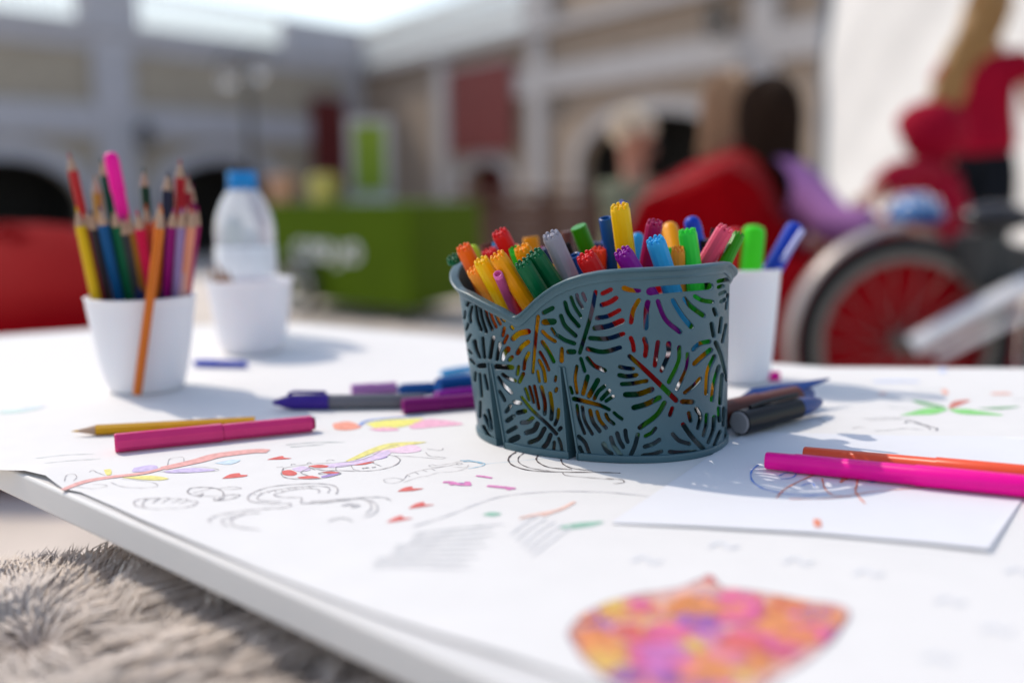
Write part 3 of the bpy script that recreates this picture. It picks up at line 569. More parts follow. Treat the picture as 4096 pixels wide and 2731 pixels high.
# ---- flat ink on the paper
INKZ = .00035
def ink(name, strokes, col, w=.0008, par=None, zf=None, fills=(), org=(0, 0), sc=1.0, alpha_mat=None):
    """strokes / fills in crop pixels -> ribbons and patches lying on the paper"""
    zf = zf or ptz; par = par or ep; b = MB()
    tow = lambda q: onz(org[0]+q[0]*sc, org[1]+q[1]*sc, PZ+.001)[:2]
    for st in strokes:
        wd = w
        if isinstance(st, tuple) and isinstance(st[0], (int, float)) and isinstance(st[1], list): wd, st = st[0], st[1]
        n = max(6, len(st)*5); p = spline([tow(q) for q in st], n); t = np.gradient(p, axis=0); t /= np.linalg.norm(t, axis=1)[:, None]+1e-12; nn = np.stack([-t[:, 1], t[:, 0]], 1)
        vs = []
        for i in range(n):
            ww = wd*.42*(.75+.25*math.sin(i*1.3)) if wd < .003 else wd*.5*(.7+.3*math.sin(math.pi*(i+.5)/n))
            for s in (-1, 1): q = p[i]+nn[i]*s*ww; vs.append((q[0], q[1], zf(q[0], q[1])+INKZ))
        b.add(vs, [(2*i, 2*i+1, 2*i+3, 2*i+2) for i in range(n-1)])
    for fl in fills:
        p = spline([tow(q) for q in fl]+[tow(fl[0])], len(fl)*3)[:-1]; c = p.mean(0); k = len(p)
        vs = [(q[0], q[1], zf(q[0], q[1])+INKZ*.7) for q in p]+[(c[0], c[1], zf(c[0], c[1])+INKZ*.7)]
        b.add(vs, [(i, (i+1) % k, k) for i in range(k)])
    m_ = alpha_mat or mat('ink_%.2f_%.2f_%.2f' % col, col, .7, .15, 300, spec=.2)
    return b.build(name, m_, par, smooth=False)
K4 = dict(org=(100, 1750), sc=.5527); K5 = dict(org=(1100, 1750), sc=.5527); K6 = dict(org=(3000, 1380), sc=.555); K2 = dict(org=(1900, 1400), sc=.9337); K1_ = dict(org=(0, 1500), sc=.893)
GREY = (.40, .37, .37); RED = (.72, .16, .14); PINKR = (.80, .42, .38); YEL = (.80, .72, .25); VIO = (.40, .28, .58); LILAC = (.68, .55, .72); BLUE = (.25, .5, .75); PNK = (.80, .50, .62)
ink('branch_drawing', [(.006, [(270, 375), (420, 320), (600, 285), (850, 255), (1000, 220)]), (.012, [(1000, 220), (1250, 165), (1400, 125), (1650, 95), (1760, 95)])], PINKR, par=ep, **K4)
ink('frond_outline', [[(285, 320), (300, 285), (350, 270), (375, 290), (350, 315)], [(465, 250), (490, 235), (520, 250), (580, 270)], [(370, 350), (480, 365), (590, 350), (560, 335), (490, 335)], [(620, 320), (700, 350), (850, 360), (960, 345), (900, 315), (700, 295)], [(1030, 200), (1050, 150), (1140, 140), (1150, 180)], [(960, 240), (1150, 250), (1390, 235), (1350, 215), (1200, 205)]], GREY, .0006, **K4)
for f__ in ([(570, 230), (620, 225), (625, 260), (590, 268)], [(700, 285), (900, 270), (1040, 290), (960, 305), (800, 296)]): ink('yellow_shading', [], YEL, fills=[f__], **K4)
for f__ in ([(790, 215), (900, 195), (960, 205), (930, 235), (780, 245)], [(1000, 240), (1200, 215), (1380, 228), (1250, 245), (1050, 252)]): ink('violet_shading', [], (.62, .52, .75), fills=[f__], **K4)
ink('blue_shading', [], (.62, .74, .82), fills=[[(1370, 180), (1500, 155), (1560, 160), (1480, 190)]], **K4)
ink('fish_drawing', [(.0013, [(1190, 400), (1175, 385), (1200, 360), (1280, 352), (1380, 360), (1430, 385), (1435, 420)]), [(1190, 400), (1250, 415), (1435, 418)], (.0012, [(1240, 415), (1290, 398), (1260, 425)]), [(1215, 395), (1290, 375), (1360, 358)], [(1400, 362), (1480, 350), (1540, 352), (1555, 362), (1440, 370)], (.0013, [(1435, 415), (1500, 405), (1555, 410), (1490, 435), (1380, 448), (1370, 430)]), (.0012, [(1385, 448), (1420, 425)]), (.0012, [(1405, 447), (1440, 425)])], GREY, .0008, **K4)
ink('shell_drawing', [(.0012, [(850, 505), (800, 490), (790, 460), (840, 440), (910, 435)]), (.0012, [(870, 510), (850, 480), (880, 445), (960, 432), (965, 440), (920, 470)]), [(965, 440), (1030, 430), (1040, 440), (985, 470)], [(1040, 440), (1110, 435), (1120, 442), (1060, 472)], [(1120, 442), (1170, 440), (1165, 455), (1110, 475)], [(850, 505), (950, 520), (1100, 510), (1215, 490), (1205, 478)], [(1180, 450), (1250, 460), (1215, 488)]], GREY, .0009, **K4)
for nm, pts_, kk in (('heart_drawing', [(1425, 290), (1480, 260), (1550, 250), (1560, 262), (1610, 264), (1590, 275), (1500, 285)], K4), ('heart_drawing', [(1750, 155), (1810, 138), (1865, 128), (1875, 140), (1930, 145), (1850, 153)], K4),
                      ('heart_drawing', [(885, 388), (930, 362), (990, 350), (1000, 365), (1075, 365), (1000, 382)], K5), ('heart_drawing', [(965, 512), (1010, 480), (1075, 462), (1085, 482), (1155, 482), (1060, 500)], K5), ('heart_drawing', [(805, 612), (860, 578), (920, 560), (930, 578), (1000, 580), (900, 600)], K5)):
    ink(nm, [], RED, fills=[pts_], **kk)
ink('seahorse_outline', [(.0012, [(60, 215), (45, 255), (70, 280), (150, 292), (320, 290), (430, 270), (475, 250), (400, 240), (330, 248), (320, 258), (400, 255)]), (.0012, [(240, 270), (190, 250), (200, 235), (260, 215), (350, 230), (450, 232), (600, 237), (740, 230), (860, 200), (905, 160), (870, 130)]), [(60, 215), (180, 195), (360, 180), (560, 170), (700, 130), (800, 75), (900, 50)], [(10, 210), (60, 205)], [(240, 205), (290, 230)], [(440, 232), (450, 205), (560, 195)], [(550, 200), (570, 225), (620, 237)], [(700, 175), (770, 205)], [(820, 120), (870, 130), (1000, 135), (1190, 150), (1240, 142)], [(1090, 105), (1120, 130), (1230, 140)], [(1100, 80), (1200, 90), (1215, 75)], [(115, 195), (125, 185), (150, 190)], [(230, 185), (245, 175), (265, 183)], [(370, 165), (400, 155), (430, 163)], (.002, [(630, 218), (680, 212)]), (.002, [(700, 212), (730, 208)])], GREY, .0008, **K5)
ink('seahorse_crown', [], YEL, fills=[[(510, 165), (580, 130), (700, 75), (850, 35), (1100, 30), (950, 50), (780, 80), (640, 130), (560, 165)]], **K5)
for f__ in ([(370, 190), (520, 170), (700, 130), (810, 90), (830, 120), (700, 165), (500, 205), (380, 210)], [(120, 220), (200, 200), (260, 225), (180, 240)]): ink('seahorse_lilac', [], (.72, .58, .76), fills=[f__], **K5)
ink('seahorse_pink', [], (.84, .62, .74), fills=[[(700, 115), (820, 70), (1000, 50), (1060, 90), (950, 110), (830, 105)]], **K5)
for f__ in ([(50, 235), (110, 228), (160, 250), (130, 268), (60, 262)], [(160, 280), (260, 270), (330, 288), (200, 292)], [(330, 245), (400, 236), (470, 248), (400, 256)], [(240, 200), (330, 190), (400, 205), (310, 213)], [(570, 195), (640, 178), (720, 170), (650, 190)]): ink('seahorse_red', [], RED, fills=[f__], **K5)
for f__ in ([(330, 275), (400, 258), (470, 252), (430, 272), (350, 285)], [(680, 140), (760, 140), (820, 135), (740, 155)]): ink('seahorse_violet', [], VIO, fills=[f__], **K5)
ink('small_seahorse_drawing', [[(930, 300), (860, 288), (790, 300), (800, 320), (870, 325), (930, 300), (960, 265), (1050, 235), (1160, 215), (1260, 200), (1330, 180)], [(1110, 200), (1140, 192), (1170, 198), (1260, 185), (1340, 168), (1340, 160)], [(1110, 203), (1160, 212), (1240, 200)], [(1400, 195), (1380, 210), (1290, 210)], [(1310, 190), (1330, 180), (1355, 185), (1335, 193), (1310, 190)], [(930, 320), (1050, 280), (1100, 275), (1180, 250), (1310, 240), (1400, 210)], [(950, 265), (980, 280)], [(1010, 245), (1040, 262)], [(1070, 232), (1100, 245)], [(1130, 220), (1160, 235)]], GREY, .0006, **K5)
ink('seahorse_blue_fin', [(.0012, [(1340, 162), (1400, 160), (1490, 175), (1518, 188), (1480, 205), (1400, 220)]), (.002, [(1360, 168), (1440, 170), (1500, 185)]), (.0005, [(1518, 186), (1700, 170), (2000, 140)])], (.35, .58, .72), .0008, **K5)
ink('star_drawing', [(.004, [(1215, 320), (1270, 320), (1330, 335), (1420, 340)]), (.004, [(1270, 320), (1290, 340)]), (.004, [(1390, 315), (1400, 340)]), (.003, [(1455, 272), (1510, 278), (1570, 288)]), (.004, [(1535, 345), (1610, 352), (1740, 365)]), (.003, [(1660, 350), (1700, 375)])], (.72, .25, .50), **K5)
for f__ in ([(1280, 330), (1340, 322), (1400, 332), (1340, 345)], [(1490, 275), (1520, 272), (1540, 280), (1510, 283)], [(1590, 350), (1630, 345), (1650, 355), (1620, 360)]): ink('star_centre', [], (.28, .15, .42), fills=[f__], **K5)
ink('stingray_drawing', [(.0014, [(2250, 405), (2262, 375), (2240, 345), (2150, 328), (2000, 328), (1800, 345), (1660, 385), (1612, 425), (1640, 455), (1760, 470), (1900, 470), (1925, 485), (1880, 500)]), (.0012, [(2190, 395), (2205, 370), (2180, 350), (2050, 345), (1900, 358), (1740, 388), (1680, 425), (1710, 448), (1850, 455)]), (.0012, [(2120, 395), (2130, 375), (2060, 360), (1940, 370), (1850, 390), (1800, 410), (1870, 425), (1990, 428), (2000, 450), (1990, 465)]), (.0014, [(1880, 500), (1750, 508), (1600, 520), (1420, 550), (1330, 590), (1350, 610)]), (.0014, [(1700, 535), (1560, 555), (1490, 595), (1530, 640), (1700, 660)]), (.0014, [(1600, 540), (1480, 570), (1420, 600), (1470, 640)]), (.0014, [(2050, 470), (2200, 455), (2350, 440)])]+[[(1650+i*50, 395-i*8+(i*i)*.2), (1668+i*50, 408-i*8+(i*i)*.3)] for i in range(9)], (.50, .47, .47), .0007, **K4)
ink('ray_fin_drawing', [(.0016, [(180, 470), (350, 468), (520, 450), (640, 440), (720, 470), (740, 520), (690, 560), (640, 570)]), (.0016, [(250, 460), (450, 445), (640, 430), (780, 430), (840, 455)]), (.0016, [(640, 440), (690, 475), (690, 520), (650, 545)]), (.003, [(480, 490), (540, 480), (600, 490), (550, 500)]), (.002, [(390, 600), (450, 580), (510, 580), (560, 600)])], (.55, .53, .53), .0012, **K5)
ink('circle_drawing', [(.0017, [(1745, 100), (1700, 130), (1690, 165), (1730, 200), (1850, 232), (2080, 243), (2350, 245), (2500, 252)]), (.0010, [(1805, 105), (1762, 140), (1770, 180), (1850, 215), (1990, 235)]), (.0016, [(1905, 122), (1890, 150), (1915, 180), (1990, 210), (2150, 225)]), (.0014, [(2068, 150), (2085, 185), (2150, 215), (2300, 235)]), [(2080, 250), (2120, 270), (2350, 290), (2450, 300)], (.001, [(2400, 290), (2510, 300), (2520, 320), (2450, 330)])], (.12, .09, .09), .0008, **K5)
ink('whale_outline', [(.0014, [(1000, 640), (1250, 560), (1450, 480), (1650, 420), (2000, 385), (2400, 390), (2800, 430)])], (.66, .64, .66), .002, **K5)
for f__ in ([(1500, 555), (1560, 535), (1640, 545), (1580, 565)], [(2050, 640), (2200, 610), (2380, 600), (2300, 630), (2120, 655)]): ink('green_leaf_print', [], (.30, .52, .40), fills=[f__], **K5)
ink('orange_print', [(.003, [(1770, 580), (1900, 550), (2050, 520), (2170, 460)]), (.003, [(1930, 560), (2020, 530)])], (.85, .55, .45), **K5)
for i in range(9): ink('grey_line_print', [(.0022, [(1000-i*45+30*(i % 3), 690+i*30), (1300-i*45, 655+i*34), (1650-i*30-50*(i % 2), 620+i*40)])], (.72, .71, .71), .002, **K5)
for i in range(5): ink('grey_line_print', [(.002, [(1900+i*60, 560+i*20), (1800+i*50, 620+i*30), (1700+i*40, 700+i*36)])], (.73, .72, .73), .002, **K5)
ink('bright_fish_drawing', [], (.86, .35, .25), fills=[[(1490, 215), (1560, 205), (1620, 230), (1560, 245), (1500, 240)]], **K1_)
ink('bright_fish_yellow', [], (.85, .78, .20), fills=[[(1640, 215), (1720, 200), (1830, 195), (1900, 195), (1830, 225), (1700, 240)]], **K1_)
ink('bright_fish_blue', [(.004, [(1610, 225), (1640, 205), (1720, 195), (1900, 180)])], (.25, .35, .65), **K1_)
for f__ in ([(1830, 225), (1920, 195), (2080, 218), (1950, 232), (1850, 240)], [(1650, 240), (1740, 232), (1790, 245), (1700, 250)]): ink('bright_fish_pink', [], (.85, .45, .58), fills=[f__], **K1_)
ink('green_dash_print', [(.0015, [(1280, 310), (1400, 300), (1540, 298)]), (.0015, [(1300, 320), (1450, 308)]), (.001, [(160, 370), (300, 355), (420, 350)]), (.001, [(200, 395), (330, 380), (450, 372)])], (.45, .50, .48), **K1_)
ink('pale_smear_print', [(.012, [(0, 165), (80, 160), (190, 140)])], (.62, .80, .74), **K1_)
ink('lavender_smear_print', [(.010, [(90, 150), (200, 140)]), (.006, [(1300, 70), (1360, 72)])], (.70, .66, .80), **K1_)
# starfish sheet right: green leaves
for f__ in ([(1080, 503), (1180, 475), (1280, 450), (1400, 455), (1420, 465), (1330, 495), (1200, 500)], [(1430, 460), (1560, 460), (1640, 472), (1830, 505), (1700, 503), (1560, 498), (1480, 485)]): ink('green_starfish_drawing', [], (.28, .68, .22), fills=[f__], **K6)
for f__ in ([(1160, 395), (1250, 405), (1400, 440), (1380, 450), (1230, 425)], [(1640, 455), (1800, 446), (1950, 442), (1800, 462)]): ink('starfish_dark_green', [], (.20, .42, .20), fills=[f__], **K6)
ink('starfish_red', [], (.62, .22, .18), fills=[[(1430, 445), (1470, 405), (1590, 395), (1520, 430), (1450, 455)]], **K6)
ink('curl_drawing', [(.0016, [(1115, 560), (1150, 545), (1230, 565), (1310, 590), (1350, 600), (1340, 618)]), (.001, [(1180, 555), (1280, 590), (1300, 612)]), [(740, 598), (780, 588), (825, 592)], [(820, 530), (900, 525), (1000, 520), (1060, 525), (1100, 520)], [(860, 540), (960, 535), (1080, 530), (1190, 540)], [(900, 616), (1000, 612), (1130, 600), (1250, 612)], [(350, 500), (420, 505), (520, 540), (540, 555)]], (.22, .2, .22), .0009, **K6)
ink('blue_dab_print', [(.010, [(890, 262), (1050, 258), (1220, 262)]), (.006, [(1390, 160), (1385, 200)])], (.62, .68, .86), **K6)
ink('orange_dab_print', [(.008, [(1740, 350), (1880, 345)]), (.005, [(930, 350), (980, 345)]), (.005, [(1400, 320), (1410, 355)])], (.85, .45, .35), **K6)
ink('thin_line_print', [[(920, 375), (1050, 390), (1180, 400)], [(1000, 445), (1150, 458), (1240, 455)], [(1900, 395), (1975, 385)], [(1180, 320), (1300, 325), (1420, 320)]], (.35, .42, .40), .001, **K6)
ink('blue_scribble', [(.0016, [(60, 870), (10, 920), (20, 990), (120, 1050), (350, 1090), (560, 1085)]), (.0014, [(210, 950), (260, 930), (330, 935), (300, 965), (220, 975)]), (.0012, [(370, 1020), (440, 1000), (470, 1030)]), (.006, [(860, 990), (960, 965), (1080, 945), (1180, 938)])], (.16, .30, .72), par=es, zf=s1z, **K6)
ink('orange_scribble', [(.0016, [(540, 910), (420, 960), (260, 1040), (190, 1110)]), (.0018, [(720, 900), (650, 1000), (760, 910), (690, 980), (770, 920), (770, 1010), (760, 1060), (800, 1120), (830, 1150)]), (.0014, [(520, 970), (540, 1040), (600, 1090), (730, 1100)]), (.0014, [(860, 920), (880, 950)]), (.001, [(280, 1120), (600, 1110), (900, 1060), (1400, 1020)]), (.004, [(480, 1270), (490, 1330)])], (.78, .28, .18), par=es, zf=s1z, **K6)
# big coloured crab in the foreground: felt-pen patches
cm = bpy.data.materials.new('felt_pen_patches'); cm.use_nodes = True; n = cm.node_tree; p = n.nodes['Principled BSDF']; tc = n.nodes.new('ShaderNodeTexCoord'); vo = n.nodes.new('ShaderNodeTexVoronoi'); vo.inputs['Scale'].default_value = 75
nz = n.nodes.new('ShaderNodeTexNoise'); nz.inputs['Scale'].default_value = 60; mx = n.nodes.new('ShaderNodeMixRGB'); mx.inputs[0].default_value = .25
n.links.new(tc.outputs['Object'], nz.inputs['Vector']); n.links.new(tc.outputs['Object'], mx.inputs[1]); n.links.new(nz.outputs['Color'], mx.inputs[2]); n.links.new(mx.outputs[0], vo.inputs['Vector'])
sp = n.nodes.new('ShaderNodeSeparateColor'); cr = n.nodes.new('ShaderNodeValToRGB'); cr.color_ramp.interpolation = 'CONSTANT'
for i, (t, c) in enumerate(((0, (.70, .28, .14)), (.16, (.75, .16, .35)), (.30, (.30, .10, .45)), (.42, (.80, .40, .10)), (.55, (.72, .20, .20)), (.68, (.62, .22, .50)), (.80, (.78, .55, .12)), (.9, (.75, .35, .30)))):
    el = cr.color_ramp.elements[i] if i < 2 else cr.color_ramp.elements.new(t); el.position = t; el.color = (*c, 1)
n.links.new(vo.outputs['Color'], sp.inputs[0]); n.links.new(sp.outputs[0], cr.inputs[0]); n.links.new(cr.outputs[0], p.inputs['Base Color']); p.inputs['Roughness'].default_value = .7
CR_PX = [(400, 1210), (450, 1140), (560, 1080), (700, 1040), (860, 1018), (950, 985), (1010, 962), (1060, 1012), (1200, 1030), (1400, 1068), (1590, 1105), (1560, 1200), (1440, 1310), (1290, 1400), (1180, 1480), (900, 1500), (700, 1480), (560, 1400), (460, 1310)]
ink('crab_wash', [], (.74, .38, .34), alpha_mat=mat('ink_wash', (.72, .42, .36), .7, .25, 60), fills=[CR_PX], **K2)
CW = np.array([onz(1900+x*.9337, 1400+y*.9337, PZ+.001)[:2] for x, y in CR_PX])
def inpoly(p, P):
    c = False
    for (xa, ya), (xb_, yb_) in zip(P, np.roll(P, -1, 0)):
        if (ya > p[1]) != (yb_ > p[1]) and p[0] < (xb_-xa)*(p[1]-ya)/(yb_-ya)+xa: c = not c
    return c
rc = np.random.default_rng(11); mn, mx = CW.min(0), CW.max(0)
CC = [(.76, .27, .12), (.74, .16, .32), (.34, .14, .40), (.78, .36, .12), (.70, .16, .14), (.62, .20, .48), (.78, .52, .14), (.76, .30, .26), (.76, .30, .12), (.72, .24, .30)]
for q in range(150):                      # felt-pen patches, each a bundle of hand-drawn strokes
    c = rc.uniform(mn, mx)
    if not inpoly(c, CW): continue
    col = CC[rc.integers(len(CC))]; ang = rc.uniform(0, math.pi); d = np.array([math.cos(ang), math.sin(ang)]); nn = np.array([-d[1], d[0]]); rad = rc.uniform(.004, .011); b = MB()
    lay = INKZ+.00005*(q % 12)
    for j in range(int(2*rad/.0016)):
        off = -rad+j*.0016+rc.normal(0, .0002); hl = math.sqrt(max(0, rad*rad-off*off))*rc.uniform(.8, 1.2); P_ = []
        for t in np.linspace(-hl, hl, 9):
            p = c+d*t+nn*(off+.0004*math.sin(t*400+j))
            if inpoly(p, CW): P_.append(p)
        if len(P_) < 3: continue
        vs = []; w_ = rc.uniform(.0006, .00085)
        for p in P_:
            for s_ in (-1, 1): z_ = p+nn*s_*w_; vs.append((z_[0], z_[1], ptz(*z_)+lay))
        b.add(vs, [(2*i, 2*i+1, 2*i+3, 2*i+2) for i in range(len(P_)-1)])
    if b.v: b.build('felt_pen_patch', mat('felt_ink_%.2f_%.2f' % col[:2], col, .7, .2, 200, spec=.2), ep, smooth=False, kind='stuff')
ink('crab_outline', [(.0016, CR_PX+CR_PX[:1])], (.25, .12, .18), **K2)
for dx, dy in ((0, 0), (330, -60), (650, 10), (950, 60), (1300, 180), (1600, 50), (1250, 420), (1500, 300)): ink('faint_grey_print', [(.003, [(670+dx, 900+dy), (720+dx, 880+dy), (760+dx, 905+dy), (800+dx, 895+dy)])], (.72, .72, .74), .003, **K2)
# ================================================================== FUR POUFFE
fm_ = bpy.data.materials.new('faux_fur'); fm_.use_nodes = True; n = fm_.node_tree; p = n.nodes['Principled BSDF']; at_ = n.nodes.new('ShaderNodeAttribute'); at_.attribute_name = 'fibre'
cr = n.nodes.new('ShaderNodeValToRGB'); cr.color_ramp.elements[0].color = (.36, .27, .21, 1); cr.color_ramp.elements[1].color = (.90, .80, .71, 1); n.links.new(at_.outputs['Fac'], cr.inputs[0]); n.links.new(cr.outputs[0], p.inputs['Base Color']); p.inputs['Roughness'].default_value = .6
FX, FY, FR, FZ = -.17, .375, .31, .418
e = empty('fur_stool', 'round stool covered with shaggy cream and beige fur beside the near table edge', 'stool', (FX, FY, 0))
def fz(r): return FZ-.20*np.maximum(0, r-.72)**2/.28-.012*r*r
b = MB(); n_ = 48; rs = np.linspace(.001, 1.02, 18); vs = [(FX+FR*r*math.cos(2*math.pi*k/n_), FY+FR*r*math.sin(2*math.pi*k/n_), float(fz(r))) for r in rs for k in range(n_)]+[(FX+FR*1.0*math.cos(2*math.pi*k/n_), FY+FR*math.sin(2*math.pi*k/n_), .24) for k in range(n_)]
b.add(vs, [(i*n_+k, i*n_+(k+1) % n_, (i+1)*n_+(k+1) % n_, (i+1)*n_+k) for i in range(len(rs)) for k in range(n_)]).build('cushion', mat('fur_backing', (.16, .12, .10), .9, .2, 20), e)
for k in range(4): a = k*math.pi/2+.5; MB().tube([(FX+.2*math.cos(a), FY+.2*math.sin(a), 0), (FX+.17*math.cos(a), FY+.17*math.sin(a), .3)], .016, 10).build('leg', br, e)
NS = 90000; A_ = rng.uniform(0, 2*math.pi, NS); R_ = np.sqrt(rng.uniform(0, 1, NS))*1.02; base = np.stack([FX+FR*R_*np.cos(A_), FY+FR*R_*np.sin(A_)], 1)
X_, Y_ = base[:, 0], base[:, 1]; rr = R_; bz = fz(rr)
def fld(x, y, s1, s2): return np.sin(x*s1+1.7*np.sin(y*s2*.7+1))*.6+np.sin(y*s2+1.3*np.sin(x*s1*.8+2))*.6
out = np.stack([np.cos(A_), np.sin(A_)], 1)*(.25+.75*rr[:, None])
cx2, cy2 = FX-.075, FY+.10          # the whorl seen near the table corner
wv2 = base-np.array([cx2, cy2]); wr_ = np.hypot(*wv2.T)[:, None]; whorl = wv2/(wr_+.01)*np.exp(-(wr_/.10)**2)*1.6
lk = np.floor(X_*70+2.2*fld(X_, Y_, 31, 27))*7.1+np.floor(Y_*70+2.2*fld(Y_, X_, 29, 33))*3.3; h1 = np.modf(np.abs(np.sin(lk*12.9898)*43758.5))[0]; h2 = np.modf(np.abs(np.sin(lk*78.233)*24634.6))[0]   # locks
d1 = out*.7+whorl+np.stack([fld(X_, Y_, 24, 19), fld(Y_, X_, 21, 26)], 1)*.55+np.stack([h1-.5, h2-.5], 1)*.9+rng.normal(0, .13, (NS, 2)); d1 /= np.linalg.norm(d1, axis=1)[:, None]
ln_ = rng.uniform(.026, .046, NS)*(.8+.4*h2); up_ = .55+.35*h1-.3*np.clip(rr-.5, 0, 1)
p0 = np.concatenate([base, bz[:, None]], 1); p1 = p0+np.concatenate([d1*ln_[:, None]*.30, (up_*ln_*.42)[:, None]], 1); p2 = p1+np.concatenate([d1*ln_[:, None]*.5, (up_*ln_*.10-.15*ln_*rr)[:, None]], 1)
ins_ = (p2[:, :2]-e0[:2])@np.array([-dr[1], dr[0]]); und = (ins_ if dr[0] > 0 else -ins_) > -.01; top_ = TT-.024; p1[und, 2] = np.minimum(p1[und, 2], top_); p2[und, 2] = np.minimum(p2[und, 2], top_)
wd = rng.uniform(.0004, .0008, NS)[:, None]; sdv = np.stack([-d1[:, 1], d1[:, 0], np.zeros(NS)], 1)
vv = np.stack([p0-sdv*wd, p0+sdv*wd, p1-sdv*wd*.9, p1+sdv*wd*.9, p2], 1).reshape(-1, 3)-np.array([FX, FY, 0]); I = np.arange(NS)[:, None]*5
ff = [tuple(x) for x in (I+np.array([[0, 1, 3, 2]])).tolist()]+[tuple(x) for x in (I+np.array([[2, 3, 4]])).tolist()]
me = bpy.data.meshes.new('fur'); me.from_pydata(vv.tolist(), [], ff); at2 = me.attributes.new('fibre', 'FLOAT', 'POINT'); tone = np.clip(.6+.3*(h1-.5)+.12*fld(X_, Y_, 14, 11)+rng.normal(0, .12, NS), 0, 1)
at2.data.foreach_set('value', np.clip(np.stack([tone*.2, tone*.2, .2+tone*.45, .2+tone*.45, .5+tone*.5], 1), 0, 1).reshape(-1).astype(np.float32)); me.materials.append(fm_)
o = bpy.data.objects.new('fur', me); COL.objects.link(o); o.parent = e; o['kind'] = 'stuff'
# ================================================================== PERFORATED BASKET
bk_m = mat('slate_blue_plastic', (.050, .108, .134), .40, .09, 35, .04, spec=.45)
BX, BY, BA, BB, BPH, BE = .0632, .7025, .0899, .0700, -.436, 2.22
BZ = TT+.0012; BH_ = .126
tt = np.linspace(0, 2*np.pi, 2001)
_x = BA*np.sign(np.cos(tt))*abs(np.cos(tt))**(2/BE); _y = BB*np.sign(np.sin(tt))*abs(np.sin(tt))**(2/BE)
CP = np.stack([_x*math.cos(BPH)-_y*math.sin(BPH), _x*math.sin(BPH)+_y*math.cos(BPH)], 1)
# start the unrolled coordinate at the far side (hidden seam)
i0 = CP[:-1, 1].argmax(); CP = np.vstack([CP[i0:-1], CP[:i0], CP[i0:i0+1]])
ARC = np.concatenate([[0], np.cumsum(np.hypot(*np.diff(CP, axis=0).T))]); PER = ARC[-1]
uu = np.linspace(0, PER, 1201); CPx = np.interp(uu, ARC, CP[:, 0]); CPy = np.interp(uu, ARC, CP[:, 1])
tx = np.gradient(CPx); ty = np.gradient(CPy); tx[0] = tx[-1] = (tx[1]+tx[-2])/2; ty[0] = ty[-1] = (ty[1]+ty[-2])/2
ker = np.ones(9)/9
def sm_(a): return np.convolve(np.concatenate([a[-5:-1], a, a[1:5]]), ker, 'valid')
tx, ty = sm_(tx), sm_(ty); ll = np.hypot(tx, ty); NX_, NY_ = ty/ll, -tx/ll
if (NX_*CPx+NY_*CPy).mean() < 0: NX_, NY_ = -NX_, -NY_
def surf(u, z, off=0):
    """point of the basket wall: u along the perimeter, z above its base, off outwards"""
    u = np.mod(np.asarray(u, float), PER); z = np.asarray(z, float); h = z/BH_
    s = 1+.085*h; px = np.interp(u, uu, CPx); py = np.interp(u, uu, CPy); nx = np.interp(u, uu, NX_); ny = np.interp(u, uu, NY_)
    return np.stack([BX-.008*h+px*s+nx*off, BY+.002*h+py*s+ny*off, BZ+z+0*u], -1)
_gu, _gz = np.meshgrid(np.linspace(0, PER, 900, endpoint=False), np.linspace(-.004, .135, 100), indexing='ij')
def grid_for(off):
    P = surf(_gu, _gz, off); pr = proj(P); nx = np.interp(_gu, uu, NX_); ny = np.interp(_gu, uu, NY_); fr_ = (nx*P[..., 0]+ny*P[..., 1]) < -.02*np.hypot(P[..., 0], P[..., 1])
    pr[~fr_] = 1e9; return pr.reshape(-1, 2)
GR0 = grid_for(0); 
def unproj(x, y, off=0, G=None):
    G = GR0 if G is None else G; i = ((G[:, 0]-x)**2+(G[:, 1]-y)**2).argmin(); u, z = _gu.flat[i], _gz.flat[i]
    for _ in range(3):
        e_ = 1e-4; b0 = proj(surf(u, z, off)); J = np.stack([(proj(surf(u+e_, z, off))-b0)/e_, (proj(surf(u, z+e_, off))-b0)/e_], 1)
        if abs(np.linalg.det(J)) < 2e5: break
        d = np.linalg.solve(J, np.array([x, y])-b0); 
        if np.abs(d).max() > .004: break
        u += d[0]; z += d[1]
    return u, z
# rim line (top edge), measured then carried round to the far side by the basket's half-turn symmetry
GR5 = grid_for(.005)
rim_px = [(62, 500), (100, 545), (160, 572), (220, 605), (290, 640), (350, 668), (390, 692), (412, 703), (435, 690), (470, 660), (520, 612), (570, 570), (630, 530), (700, 497), (780, 473), (870, 456), (960, 447), (1060, 441), (1180, 436), (1300, 431), (1420, 423), (1520, 412), (1600, 402)]
rv = sorted(unproj(1750+x*.7335, 750+y*.7335, .005, GR5) for x, y in rim_px)
ru = np.array([r[0] for r in rv]); rz = np.array([r[1] for r in rv])
u_lo, u_hi = ru[0], ru[-1]
_u2 = np.linspace(0, PER, 721); _z2 = np.interp(_u2, ru, rz, left=np.nan, right=np.nan)
for i, u in enumerate(_u2):
    if np.isnan(_z2[i]):
        v = np.mod(u+PER/2, PER); _z2[i] = np.interp(v, ru, rz) if u_lo < v < u_hi else np.nan
ok = ~np.isnan(_z2); _z2 = np.interp(_u2, _u2[ok], _z2[ok], period=PER)
ker = np.hanning(9); ker /= ker.sum(); _z2 = np.convolve(np.concatenate([_z2[-5:-1], _z2, _z2[1:5]]), ker, 'valid')
zr = lambda u: np.interp(np.mod(u, PER), _u2, _z2)
